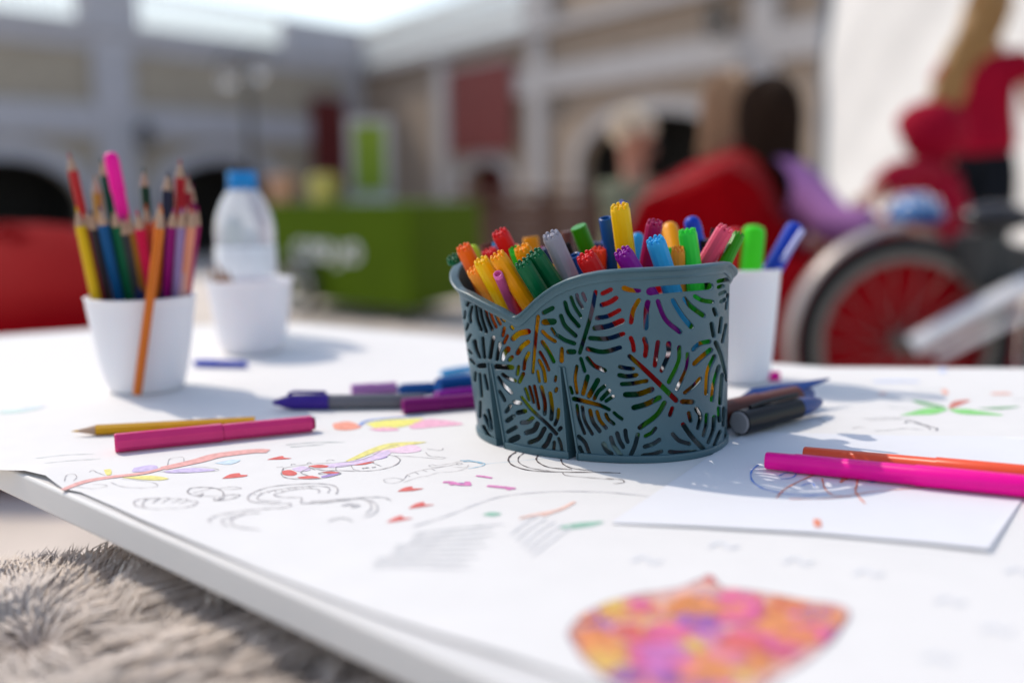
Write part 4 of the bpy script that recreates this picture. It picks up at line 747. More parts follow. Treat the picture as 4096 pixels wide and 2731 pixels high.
# slots traced on the wall
C4 = lambda *p: [(1800+x*.4785, 1150+y*.4785) for x, y in p]
C5 = lambda *p: [(2300+x*.5102, 1100+y*.5102) for x, y in p]
s4, s5 = .4785, .5102
SL = [(C4((155, 105), (140, 150)), 12*s4), (C4((180, 160), (165, 230), (170, 290)), 11*s4), (C4((215, 150), (225, 260), (258, 355)), 14*s4), (C4((248, 165), (265, 260), (300, 370)), 14*s4), (C4((295, 190), (310, 260), (348, 352)), 14*s4), (C4((333, 195), (350, 260), (382, 330)), 13*s4), (C4((385, 230), (400, 270), (418, 305)), 12*s4), (C4((432, 258), (452, 278)), 9*s4), (C4((450, 340), (438, 400)), 16*s4), (C4((475, 405), (448, 462)), 16*s4),
 (C4((203, 450), (215, 510), (245, 585)), (24*s4, 12*s4)), (C4((270, 422), (276, 500), (285, 585)), 14*s4), (C4((358, 420), (345, 500), (332, 585)), 20*s4), (C4((415, 468), (400, 530), (390, 600)), 16*s4), (C4((480, 515), (452, 548), (437, 600)), (36*s4, 16*s4)), (C4((515, 582), (494, 605)), 20*s4), (C4((240, 655), (290, 652)), 28*s4), (C4((382, 660), (515, 668)), 28*s4), (C4((437, 725), (480, 755), (543, 780)), 14*s4), (C4((402, 750), (445, 815), (508, 878)), (12*s4, 18*s4)), (C4((412, 868), (435, 905), (455, 943)), 14*s4), (C4((570, 660), (560, 725)), 14*s4), (C4((610, 720), (578, 788)), 18*s4), (C4((287, 732), (300, 790), (314, 850)), 10*s4), (C4((245, 722), (253, 800), (262, 908)), 9*s4), (C4((122, 200), (117, 258)), 7*s4), (C4((150, 300), (133, 350)), 8*s4), (C4((168, 395), (137, 448)), 9*s4), (C4((147, 522), (174, 550)), 8*s4), (C4((167, 602), (199, 638)), 8*s4), (C4((208, 710), (205, 780)), 8*s4), (C4((250, 955), (247, 1080)), 10*s4), (C4((318, 1022), (335, 1100), (347, 1180)), 10*s4), (C4((287, 1068), (312, 1130), (340, 1192)), 14*s4), (C4((277, 1160), (305, 1215), (340, 1268)), 17*s4),
 (C4((733, 245), (715, 400), (690, 710)), (20*s4, 11*s4)), (C4((782, 210), (855, 172)), 22*s4), (C4((785, 290), (866, 285)), 36*s4), (C4((772, 368), (820, 415), (876, 450)), 16*s4), (C4((525, 425), (575, 385), (652, 368)), 32*s4), (C4((562, 548), (600, 492), (650, 455)), 24*s4), (C4((615, 680), (625, 610), (655, 548)), 16*s4), (C4((770, 455), (820, 530), (865, 618)), 18*s4), (C4((750, 540), (790, 610), (824, 688)), 12*s4), (C4((745, 612), (780, 690), (795, 782)), 16*s4), (C4((730, 700), (745, 785)), 10*s4), (C4((850, 345), (885, 398)), 13*s4), (C4((510, 328), (523, 343)), 12*s4), (C4((883, 745), (878, 780)), 9*s4), (C4((890, 845), (882, 865)), 13*s4), (C4((933, 512), (930, 612)), (16*s4, 26*s4)),
 (C4((597, 917), (680, 1020), (800, 1130), (888, 1222)), (11*s4, 16*s4)), (C4((627, 845), (660, 938)), 12*s4), (C4((662, 830), (697, 958)), 12*s4), (C4((703, 825), (740, 1012)), 13*s4), (C4((762, 832), (790, 960), (790, 1055)), 18*s4), (C4((835, 885), (850, 1000), (845, 1098)), 20*s4), (C4((905, 1020), (900, 1080), (876, 1145)), 14*s4), (C4((534, 957), (585, 965)), 20*s4), (C4((502, 988), (468, 1036)), 18*s4), (C4((565, 1046), (625, 1032)), 24*s4), (C4((530, 1077), (475, 1112)), 24*s4), (C4((600, 1128), (650, 1122), (686, 1092)), 22*s4), (C4((550, 1167), (480, 1205)), 19*s4), (C4((638, 1212), (700, 1190), (728, 1138)), 28*s4), (C4((506, 1280), (565, 1250)), 34*s4), (C4((663, 1295), (740, 1260), (788, 1178)), 22*s4), (C4((780, 1335), (812, 1298), (838, 1232)), 24*s4), (C4((870, 1292), (866, 1358)), 12*s4), (C4((907, 1262), (925, 1310), (935, 1368)), 11*s4), (C4((912, 1188), (925, 1172)), 15*s4),
 (C4((960, 127), (990, 220), (1075, 323)), 21*s4), (C4((925, 237), (960, 320), (1048, 403)), 21*s4), (C4((900, 402), (960, 440), (1038, 468)), 19*s4), (C4((990, 537), (1036, 537)), 27*s4), (C4((1010, 82), (1040, 160), (1090, 238)), 15*s4), (C4((1060, 62), (1070, 110), (1104, 163)), 13*s4), (C4((1110, 52), (1133, 108)), 13*s4), (C4((1093, 595), (1125, 698)), 15*s4), (C4((1060, 658), (1045, 760), (1060, 880)), 12*s4), (C4((1035, 930), (1120, 950), (1254, 985), (1330, 1020)), (24*s4, 13*s4)), (C4((1060, 985), (1075, 1090), (1123, 1218)), 12*s4), (C4((1105, 998), (1125, 1110), (1188, 1223)), 12*s4), (C4((1005, 835), (1020, 882)), 12*s4), (C4((1075, 1245), (1130, 1300), (1165, 1398)), (19*s4, 13*s4)), (C4((1083, 1335), (1105, 1390)), 18*s4),
 (C5((160, 132), (120, 330), (36, 608)), 17*s5), (C5((215, 146), (280, 115)), 20*s5), (C5((210, 235), (270, 215), (322, 182)), 24*s5), (C5((172, 338), (260, 322), (347, 277)), 20*s5), (C5((155, 417), (260, 402), (370, 358)), 28*s5), (C5((118, 495), (250, 500), (378, 462)), 21*s5), (C5((98, 578), (220, 603), (352, 570)), 21*s5), (C5((97, 652), (150, 710), (233, 748)), 19*s5), (C5((98, 795), (62, 930)), 20*s5), (C5((178, 825), (110, 948)), 25*s5), (C5((230, 872), (180, 915), (152, 968)), 16*s5), (C5((268, 908), (207, 973)), 17*s5), (C5((300, 952), (242, 988)), 12*s5), (C5((117, 1062), (140, 1150), (193, 1223)), 17*s5), (C5((172, 1072), (195, 1140), (243, 1198)), 14*s5), (C5((242, 1092), (260, 1130), (303, 1166)), 14*s5), (C5((307, 1080), (335, 1105), (368, 1128)), 12*s5),
 (C5((385, 103), (440, 120), (505, 125)), (26*s5, 17*s5)), (C5((590, 130), (700, 116), (870, 102), (1060, 88)), (50*s5, 40*s5)), (C5((500, 200), (457, 280), (441, 372)), 22*s5), (C5((572, 218), (560, 300), (560, 415)), (32*s5, 26*s5)), (C5((652, 207), (690, 310), (735, 375), (825, 446)), 22*s5), (C5((770, 200), (810, 270), (858, 340), (915, 405)), (22*s5, 28*s5)), (C5((862, 187), (910, 245), (1008, 317)), 23*s5), (C5((943, 167), (1000, 198), (1077, 210)), 18*s5),
 (C5((428, 636), (540, 735), (650, 840), (795, 982)), (19*s5, 26*s5)), (C5((438, 494), (455, 540), (462, 592)), 19*s5), (C5((545, 502), (560, 560), (552, 632)), 23*s5), (C5((652, 528), (640, 610), (628, 708)), 21*s5), (C5((737, 540), (735, 620), (680, 750)), (30*s5, 18*s5)), (C5((820, 568), (815, 680), (738, 838)), 21*s5), (C5((885, 620), (877, 730), (802, 893)), 16*s5), (C5((983, 812), (930, 870), (863, 923)), 16*s5), (C5((353, 720), (400, 730), (456, 736)), 16*s5), (C5((348, 785), (410, 795), (482, 785)), 20*s5), (C5((368, 855), (450, 850), (562, 830)), 18*s5), (C5((397, 938), (500, 933), (603, 897)), 29*s5), (C5((462, 1040), (560, 1012), (663, 962)), 27*s5), (C5((703, 1002), (640, 1100), (510, 1195)), 24*s5), (C5((765, 1045), (747, 1097)), 18*s5),
 (C5((493, 1250), (470, 1340), (440, 1408)), 19*s5), (C5((395, 1218), (400, 1270), (413, 1308)), 16*s5), (C5((330, 1240), (350, 1300), (378, 1348)), 18*s5), (C5((282, 1275), (305, 1340), (358, 1412)), 17*s5), (C5((225, 1325), (245, 1370), (283, 1402)), 25*s5), (C5((553, 1262), (600, 1238), (632, 1202)), 15*s5), (C5((548, 1345), (610, 1325), (662, 1292)), 19*s5), (C5((535, 1415), (610, 1405), (677, 1382)), 17*s5), (C5((745, 1385), (820, 1390), (945, 1382)), (18*s5, 8*s5)),
 (C5((850, 1172), (920, 1270), (1005, 1360)), 23*s5), (C5((768, 1247), (820, 1298), (897, 1323)), 18*s5), (C5((843, 992), (923, 995)), 24*s5), (C5((895, 1082), (910, 1143)), 18*s5), (C5((955, 1050), (985, 1110), (967, 1200)), (24*s5, 16*s5)), (C5((1035, 1095), (1030, 1180), (1010, 1257)), 16*s5), (C5((1095, 1115), (1085, 1220), (1047, 1312)), (22*s5, 14*s5)), (C5((1140, 1228), (1097, 1333)), 15*s5),
 (C5((1105, 530), (1150, 640), (1193, 825)), (19*s5, 10*s5)), (C5((928, 582), (980, 538), (1055, 521)), 19*s5), (C5((940, 695), (1000, 640), (1065, 587)), 25*s5), (C5((1095, 638), (1042, 760), (1031, 930)), 19*s5), (C5((1130, 718), (1092, 850), (1076, 980)), 18*s5), (C5((1155, 782), (1147, 900), (1141, 1006)), 16*s5), (C5((1092, 268), (1108, 312)), 17*s5), (C5((1073, 382), (1090, 477)), 18*s5), (C5((1150, 338), (1136, 448)), 13*s5), (C5((1187, 390), (1158, 525)), 10*s5), (C5((1128, 50), (1195, 36)), 18*s5), (C5((1130, 95), (1162, 86)), 17*s5), (C5((1140, 150), (1178, 132)), 15*s5), (C5((1147, 210), (1177, 192)), 13*s5), (C5((1200, 150), (1187, 265)), 7*s5), (C5((1130, 1043), (1135, 1143)), 16*s5), (C5((1170, 1043), (1165, 1178)), 11*s5), (C5((1196, 1060), (1192, 1140)), 7*s5), (C5((1190, 1165), (1182, 1285)), 7*s5)]
def capsule(path, w, grow=0):
    n = max(4, len(path)*3) if len(path) > 2 else 3; p = spline(path, n)
    ws = np.full(n, w if np.isscalar(w) else 0.)
    if not np.isscalar(w): ws = np.linspace(w[0], w[1], n)
    h = ws/2+grow; t = np.gradient(p, axis=0); t /= np.linalg.norm(t, axis=1)[:, None]; q = np.stack([-t[:, 1], t[:, 0]], 1); out = []
    for i in range(n): out.append(p[i]+q[i]*h[i])
    for a in (50, 90, 130): a = math.radians(a); out.append(p[-1]+h[-1]*(math.cos(a)*q[-1]+math.sin(a)*t[-1]))
    for i in range(n)[::-1]: out.append(p[i]-q[i]*h[i])
    for a in (50, 90, 130): a = math.radians(a); out.append(p[0]-h[0]*(math.cos(a)*q[0]+math.sin(a)*t[0]))
    return out
ZB = .0048                                   # wall starts above the solid foot band
nt_px = [C4((925, 662), (945, 662), (1070, 1436), (990, 1428)), C4((322, 632), (340, 632), (462, 1330), (398, 1332))]
NT = []
for q in nt_px:
    uv = [unproj(*p) for p in q]; zb = [max(uv[2][1], 0), max(uv[3][1], 0)]
    NT.append([list(uv[0]), list(uv[1]), [uv[2][0], 0.], [uv[3][0], 0.]])
NT += [[[u+PER/2, z] for u, z in q] for q in NT]
for q in NT[2:]:
    for p in q: p[0] = p[0] % PER
def zlim(u): return zr(u)-.0083
holes = []
for path, wd in SL:
    inner = [unproj(*p) for p in capsule(path, wd, 3.9)]; outer = [unproj(*p) for p in capsule(path, wd, 5.7)]
    holes.append((np.array(inner), np.array(outer)))
uv_all = np.array([h[0].mean(0) for h in holes]); ulo, uhi = uv_all[:, 0].min(), uv_all[:, 0].max()
hid = []
for a, b_ in holes:                          # far side: the same pattern turned half round
    if min((b_[:, 0]).min(), a[:, 0].min()) > u_lo+.004 and b_[:, 0].max() < u_hi-.004:
        a2, b2 = a.copy(), b_.copy(); a2[:, 0] += PER/2; b2[:, 0] += PER/2; sft = PER*math.floor(b2[:, 0].mean()/PER); a2[:, 0] -= sft; b2[:, 0] -= sft
        if b2[:, 0].min() < .001 or b2[:, 0].max() > PER-.001: continue
        mn, mx = b2[:, 0].min(), b2[:, 0].max()
        if mx < ulo-.006 or mn > uhi+.006: hid.append((a2, b2))
def clampz(h):
    h = h.copy(); h[:, 1] = np.clip(h[:, 1], ZB+.0006, zlim(h[:, 0])); return h
ALLH = [(clampz(a), clampz(b_)) for a, b_ in holes+hid if np.ptp(b_[:, 0]) < .09 and np.ptp(a[:, 1]) > .0004]
U0 = [q for q in np.linspace(0, PER, 241)]
outl = [(u, 0.) for u in U0]+[(u, float(zr(u)-.005)) for u in U0[::-1]]
pts = [Vector((u*1000, z*1000)) for u, z in outl]; faces = [list(range(len(outl)))]
for a, b_ in ALLH: s_ = len(pts); pts += ccw([Vector((float(p[0])*1000, float(p[1])*1000)) for p in b_]); faces.append(list(range(s_, len(pts))))
nN = len(faces)
for q in NT: s_ = len(pts); pts += ccw([Vector((p[0]*1000, (p[1] if p[1] > 0 else -.0005)*1000)) for p in q]); faces.append(list(range(s_, len(pts))))
for u in np.arange(.0015, PER, .0026):
    for z in np.arange(.002, .12, .0045):
        if z < zr(u)-.008: pts.append(Vector((float(u)*1000, float(z)*1000)))
v, ed, fc, ov, oe, of = delaunay_2d_cdt(pts, [], faces, 0, 1e-4, False)
_v = np.array([tuple(p) for p in v]); _t = np.array([tuple(t) for t in fc]); _c = _v[_t].mean(1); okf = (_c[:, 1] > 0) & (_c[:, 1] < (zr(_c[:, 0]/1000)-.005)*1000+.02)
for hp_ in [b_ for a, b_ in ALLH]+[np.array([(p[0], p[1] if p[1] > 0 else -.0005) for p in q]) for q in NT]:
    H_ = hp_*1000; cand = np.where((_c[:, 0] > H_[:, 0].min()) & (_c[:, 0] < H_[:, 0].max()) & (_c[:, 1] > H_[:, 1].min()) & (_c[:, 1] < H_[:, 1].max()))[0]
    if len(cand) == 0: continue
    x, y = _c[cand].T; A_ = H_; B_ = np.roll(H_, -1, 0); ins = np.zeros(len(cand), bool)
    for (xa, ya), (xb_, yb_) in zip(A_, B_):
        if ya != yb_: ins ^= ((ya > y) != (yb_ > y)) & (x < (xb_-xa)*(y-ya)/(yb_-ya)+xa)
    okf[cand[ins]] = False
keep = [tuple(t) for t in _t[okf]]
UVv = np.array([(p[0]/1000, max(0, p[1]/1000)) for p in v]); TH = .0017
eb = empty('pen_basket', 'slate blue plastic basket with cut-out monstera leaves and a V-shaped dip in its rim', 'basket', (BX, BY, BZ))
b = MB(); so_ = surf(np.minimum(UVv[:, 0], PER-1e-9), UVv[:, 1], 0); si_ = surf(np.minimum(UVv[:, 0], PER-1e-9), UVv[:, 1], -TH)
b.add(so_, keep); b.add(si_, [t[::-1] for t in keep])
for a, b_ in ALLH:
    k = len(a); A0 = surf(b_[:, 0], b_[:, 1], 0); A1 = surf(a[:, 0], a[:, 1], -.00035); A2 = surf(a[:, 0], a[:, 1], -TH+.00035); A3 = surf(b_[:, 0], b_[:, 1], -TH)
    b.add(np.vstack([A0, A1, A2, A3]), [(r*k+i, r*k+(i+1) % k, (r+1)*k+(i+1) % k, (r+1)*k+i) for r in range(3) for i in range(k)])
wall = b.build('wall', bk_m, eb, angle=32)
# V-shaped folds that run up from the foot
def notch_depth(z, z1): return .0155*max(0, (1-z/z1))**.9+.0014
for q in NT:
    b = MB(); (ua, za), (ub, zb_), (uc, _), (ud, _) = q; z1 = (za+zb_)/2; n_ = 14; rows = []
    for i in range(n_+1):
        t = i/n_; z = z1*(1-t); ul = ua+(ud-ua)*t; ur = ub+(uc-ub)*t; um = ul*.12+ur*.88; d = notch_depth(z, z1)
        rows.append([surf(ul, z, 0), surf(ul, z, .0010), surf(ul-.0012, z, .0010), surf(ul-.0012, z, -.001), surf(um, z, -d), surf(ur, z, 0), surf(ur, z, .0010), surf(ur+.0012, z, .0010), surf(ur+.0012, z, -.001)])
    vs = [p for r in rows for p in r]
    fs = []
    for i in range(n_):
        for a, c in ((0, 1), (1, 2), (2, 3), (0, 4), (4, 5), (5, 6), (6, 7), (7, 8)): fs.append((i*9+a, i*9+c, (i+1)*9+c, (i+1)*9+a))
    fs += [(0, 4, 5), (2, 1, 6, 7)]
    b.add(vs, fs); b.build('stacking_fold', bk_m, eb, angle=32)
# foot band between the folds
b = MB(); nseg = 480; prof = [(0, 0), (.0011, .0004), (.0014, .0015), (.0014, .0042), (.0011, .0050), (0, .0054), (-TH, .0054), (-TH, 0)]
def in_notch(u):
    for q in NT:
        if min(q[0][0], q[3][0]) < u < max(q[2][0], q[1][0]) and q[3][0]-.0003 < u < q[2][0]+.0003: return True
    return False
us = np.linspace(0, PER, nseg+1); fl = [in_notch(u) for u in us]
for i in range(nseg):
    if fl[i] and fl[i+1]: continue
    rows = [[surf(us[j], max(0, z), o_) for o_, z in prof] for j in (i, i+1)]; k = len(prof)
    b.add(rows[0]+rows[1], [(a, (a+1) % k, k+(a+1) % k, k+a) for a in range(k)]+([tuple(range(k))] if i and fl[i-1] else [])+([tuple(range(k, 2*k))] if fl[(i+1) % nseg] else []))
b.build('foot_band', bk_m, eb, angle=40)
fl_ = []
for u in np.linspace(0, PER, 240, endpoint=False):
    d = TH
    for q in NT:
        if q[3][0] < u < q[2][0]: tq = (u-q[3][0])/(q[2][0]-q[3][0]); d = .016*min(1, min(tq, 1-tq)*2.6)+TH
    fl_.append(surf(u, .0016, -d))
b = MB(); k = len(fl_); cc = np.array([BX, BY, BZ+.0016]); b.add(fl_+[cc], [(i, (i+1) % k, k) for i in range(k)]); b.build('floor_plate', bk_m, eb)
# rim
prof = [(-TH, -.0095), (-TH, -.001), (-.0008, -.0001), (.0006, .0), (.0042, -.0004), (.0052, -.0012), (.0053, -.0022), (.0046, -.003), (.0028, -.0034), (.0023, -.0042), (.0022, -.0072), (.0012, -.0092), (0, -.0096)]
prof = [(a, c*.82) for a, c in prof]
us = np.linspace(0, PER, 560, endpoint=False); k = len(prof)
vs = [surf(u, zr(u)+z, o_) for u in us for o_, z in prof]; n_ = len(us)
b = MB().add(vs, [(i*k+a, i*k+a+1, ((i+1) % n_)*k+a+1, ((i+1) % n_)*k+a) for i in range(n_) for a in range(k-1)]); b.build('rim', bk_m, eb, angle=28)
def inside(p, mar=.006):
    h = (p[2]-BZ)/BH_; s = 1+.085*h; x, y = p[0]-(BX-.008*h), p[1]-(BY+.002*h); c, s_ = math.cos(-BPH), math.sin(-BPH); X = x*c-y*s_; Y = x*s_+y*c
    return (abs(X)/(BA*s-mar-TH))**BE+(abs(Y)/(BB*s-mar-TH))**BE < 1
# ================================================================== FELT PENS
PC = dict(dgreen=(.001, .105, .035), orange=(.80, .13, .008), yellow=(.82, .48, .002), ygreen=(.45, .60, .02), pink=(.68, .14, .38), amber=(.82, .31, .002), red=(.62, .010, .012), brown=(.13, .035, .022), bgreen=(.03, .62, .045), grey=(.30, .29, .34), green=(.03, .24, .004), navy=(.008, .02, .09), blue=(.006, .07, .26), lblue=(.03, .33, .66), purple=(.24, .006, .26), crimson=(.33, .006, .08), hotpink=(.72, .07, .14), ored=(.72, .06, .02), black=(.006, .006, .008), lime=(.05, .66, .01), royal=(.01, .045, .42), lorange=(.85, .30, .03), magenta=(.86, .003, .30), dpurple=(.05, .02, .22), dmag=(.2, .01, .14), silver=(.35, .35, .38), lilac=(.42, .18, .42), coral=(.80, .10, .04))
def pen(name, label, top, bot, r, col, kind='rib', parent_group=None, cat='felt pen', r2=None):
    """a pen from its visible top end to its lower end"""
    top, bot = np.array(top, float), np.array(bot, float); u, v_, t = frame(bot-top); L = np.linalg.norm(bot-top)
    e = empty(name, label, cat, bot, parent_group); m_ = plastic(col, PC[col]); n = 48 if kind == 'rib' else 28; b = MB(); r2 = r2 or r
    P_ = lambda d, a, rr: top+t*d+rr*(math.cos(a)*u+math.sin(a)*v_)
    def ringf(d, rr):
        out = []
        for k in range(n):
            a = 2*math.pi*k/n; q = rr*(1+(.018 if math.sin(12*a) > 0 else -.018)) if kind == 'rib' else rr
            out.append(P_(d, a, q))
        return out
    if kind == 'rib': st = [(.0004, r*.90), (.0012, r*.97), (.0024, r), (L*.45, r), (L*.45+.0005, r*.93), (L*.5, r*.90), (L, r*.88)]
    elif kind == 'tube': st = [(.004, r*.62), (.0002, r*.66), (0, r*.8), (.0003, r*.93), (.0012, r), (.02, r+(r2-r)*.35), (.05, r2), (L, r2)]
    elif kind == 'round': st = [(0, r*.35), (.0012, r*.7), (.0035, r*.93), (.007, r), (L*.45, r), (L*.45+.0005, r*.9), (L, r*.88)]
    else: st = [(0, r*.93), (.0006, r), (L*.5, r), (L*.5+.0004, r*.93), (L, r*.93)]
    vs = [p for d, rr in st for p in ringf(d, rr)]; k = len(st)
    fs = [(i*n+j, i*n+(j+1) % n, (i+1)*n+(j+1) % n, (i+1)*n+j) for i in range(k-1) for j in range(n)]+[tuple(range((k-1)*n, k*n))]
    if kind != 'tube' : fs.append(tuple(range(n))[::-1])
    b.add(vs, fs).build('barrel', m_, e, angle=30)
    if kind == 'rib':
        c = MB()
        for j in range(8):
            a = 2*math.pi*j/8+.2; q = P_(0, a, r*.73); c.tube([q+t*.002, q-t*.0012, q-t*.0019], [r*.23, r*.22, r*.12], 8)
        for j in range(3): a = 2*math.pi*j/3; q = P_(0, a, r*.28); c.tube([q+t*.001, q-t*.0006, q-t*.001], [r*.17, r*.17, r*.08], 8)
        c.build('end_plug', m_, e, angle=45)
    if kind == 'tube': MB().tube([top+t*.004, top+t*.0045], r*.64, 16).build('bore', plastic('bore', (.01, .01, .012), .6, sss=0), e)
    return e
K1 = lambda x, y: (1750+x*.7335, 750+y*.7335)
def basket_pen(label, a, c, r, col, kind, D, r2=None, name='felt_pen'):
    """a, c: two points of the axis as measured; D: distance of the top end; foot found where the line meets the basket's inside"""
    top = at(*K1(*a), D); mid = ray(*K1(*c)); N = np.cross(top-CO, mid); rad = r*1.14*.7335/FPX*(D*1.0); best = None
    for Db in np.linspace(.635, .775, 57):
        # point on the sight plane at floor height and distance Db
        z = BZ+.004+rad; y = Db; x = -(N[1]*y+N[2]*(z-CAMZ))/N[0]; q = np.array([x, y, z]); d = q-top; prev = None; out = False
        for s in np.linspace(0, 1, 60):
            p = top+d*s
            if p[2] < BZ+BH_-.028:
                if not inside(p, rad+.0005): out = True; break
            elif p[2] < BZ+BH_ and not inside(p, rad-.004): 
                if s > .02: out = True; break
            prev = p
        if prev is None: continue
        L = np.linalg.norm(prev-top); sc_ = -abs(L-.145)+(-.0 if not out else -.02)-.6*abs(prev[1]-D-.045)
        if best is None or sc_ > best[0]: best = (sc_, prev)
    q = best[1]; L = np.linalg.norm(q-top)
    if L > .16: q = top+(q-top)*.16/L
    r3 = r2*.7335/FPX*D if r2 else None
    return pen(name, label, top, q, rad, col, kind, 'felt pens standing in the slate blue basket', r2=r3)
BP = [('dark green ribbed pen leftmost in the basket', (88, 388), (150, 520), 36, 'dgreen', 'rib', .715), ('orange ribbed pen tallest at the left end of the basket', (143, 330), (235, 520), 39, 'orange', 'rib', .70),
 ('yellow green pen end behind the left orange pen', (185, 315), (222, 420), 30, 'ygreen', 'round', .755), ('light orange pen low between orange and yellow pens', (197, 455), (290, 590), 37, 'lorange', 'rib', .682),
 ('bright yellow ribbed pen left of the open pink tube', (240, 403), (350, 610), 40, 'yellow', 'rib', .672), ('smooth pink tube with open end in the dip of the rim', (328, 470), (405, 640), 24, 'pink', 'tube', .652),
 ('amber ribbed pen leaning over the pink tube', (328, 375), (480, 610), 42, 'amber', 'rib', .658), ('tall red ribbed pen at the left half of the basket', (340, 250), (430, 420), 42, 'red', 'rib', .705),
 ('dark brown pen end behind the tall red pen', (268, 315), (300, 420), 36, 'brown', 'rib', .765), ('red ribbed pen low behind the tall red pen', (283, 352), (325, 450), 42, 'red', 'rib', .735),
 ('bright green pen peeping out beside the amber pen', (425, 340), (462, 440), 33, 'bgreen', 'rib', .70), ('amber ribbed pen end above the twin dark green pens', (463, 335), (505, 430), 43, 'amber', 'rib', .685),
 ('left one of the twin dark green ribbed pens', (465, 415), (560, 570), 42, 'dgreen', 'rib', .650), ('right one of the twin dark green ribbed pens', (528, 365), (640, 530), 46, 'dgreen', 'rib', .660),
 ('smooth amber pen with rounded end behind the dark green pens', (507, 270), (520, 360), 38, 'amber', 'flat', .775), ('grey ribbed pen leaning left in the middle of the basket', (620, 262), (722, 490), 45, 'grey', 'rib', .668),
 ('smooth brown pen behind the grey pen', (702, 240), (716, 360), 28, 'brown', 'flat', .765), ('smooth green pen with a flat slanting end', (768, 212), (850, 420), 40, 'green', 'flat', .72),
 ('small black pen end between the grey and green pens', (708, 318), (742, 400), 18, 'black', 'rib', .71), ('open blue tube low beside the grey pen', (745, 368), (790, 460), 31, 'blue', 'tube', .685),
 ('red ribbed pen lying low against the rim', (808, 378), (862, 470), 50, 'red', 'rib', .655), ('orange red pen end behind the low red pen', (880, 345), (876, 440), 38, 'ored', 'rib', .70),
 ('tall blue tube with open end left of the yellow pen', (914, 165), (960, 430), 32, 'blue', 'tube', .695), ('tallest yellow ribbed pen in the middle of the basket', (994, 107), (1032, 400), 46, 'yellow', 'rib', .675),
 ('royal blue pen with clip rising behind the tallest yellow pen', (1022, 78), (905, 330), 22, 'royal', 'flat', .765), ('light blue pen with rounded end right of the tallest yellow pen', (1088, 245), (1105, 400), 32, 'lblue', 'round', .755),
 ('purple ribbed pen low at the rim', (1010, 355), (1068, 450), 46, 'purple', 'rib', .650), ('dark crimson ribbed pen behind the light blue pen', (1185, 195), (1145, 420), 40, 'crimson', 'rib', .69),
 ('amber pen with rounded end behind the crimson pen', (1262, 200), (1295, 350), 40, 'amber', 'round', .76), ('light blue ribbed pen in front of the crimson pen', (1188, 290), (1235, 430), 46, 'lblue', 'rib', .655),
 ('dark blue pen with a wide clip behind the bright green pen', (1378, 160), (1445, 380), 40, 'royal', 'round', .765), ('small bright green pen end beside the light blue pen', (1258, 345), (1275, 420), 20, 'bgreen', 'rib', .695),
 ('orange pen low between light blue and bright green', (1310, 340), (1315, 430), 33, 'lorange', 'rib', .68), ('bright green ribbed pen at the right half of the basket', (1362, 240), (1388, 420), 44, 'bgreen', 'rib', .685),
 ('pink ribbed pen leaning right at the right end', (1570, 228), (1450, 430), 42, 'hotpink', 'rib', .69), ('green ribbed pen rightmost in the basket', (1640, 262), (1575, 400), 30, 'green', 'rib', .70),
 ('thin dark grey pen behind the pink pen', (1505, 235), (1485, 360), 13, 'black', 'rib', .725), ('black pen standing behind the pink pen', (1462, 285), (1445, 420), 42, 'black', 'flat', .765),
 ('small magenta pen end deep behind the grey pen', (570, 325), (580, 420), 22, 'magenta', 'round', .77), ('navy pen low behind the grey pen', (560, 340), (600, 440), 36, 'navy', 'flat', .755),
 ('small yellow pen end under the grey pen', (642, 432), (690, 520), 19, 'yellow', 'rib', .69), ('thin light blue pen behind the tall red pen', (303, 300), (335, 400), 11, 'lblue', 'round', .75),
 ('orange pen end between the tall red and amber pens', (432, 312), (450, 400), 24, 'orange', 'round', .74), ('navy pen behind the low red pen', (870, 300), (850, 440), 34, 'navy', 'flat', .76)]
for q in BP: basket_pen(*q)
# ================================================================== CUPS
cupm = mat('white_cup_plastic', (.78, .77, .80), .35, .01, 20, sss=.15)
def cup(label, c, r0, r1, h):
    e = empty('cup', label, 'cup', c)
    p = [(0, .0002), (r0-.002, .0002), (r0, .002)]; 
    for t in np.linspace(.06, 1, 10): p.append((r0+(r1-r0)*(t**.72), h*t))
    p += [(r1+.0006, h+.0006), (r1-.0012, h+.0012), (r1-.0024, h)]
    for t in np.linspace(1, .08, 8): p.append((r0+(r1-r0)*(t**.72)-.0026, h*t))
    p.append((0, .005)); MB().lathe(p, 64, c).build('body', cupm, e, angle=50); return e
C1 = np.array([-.3305, .883, ptz(-.33, .883)]); C2 = np.array([-.2870, 1.088, ptz(-.287, 1.088)]); C3 = np.array([.2055, .90, ptz(.2055, .9)])
cup('white tapered cup full of coloured pencils on the left of the table', C1, .0315, .047, .084)
cup('white tapered cup standing in front of the water bottle', C2, .0325, .046, .079)
cup('tall white cup holding highlighters behind the right of the basket', C3, .0295, .0375, .1025)
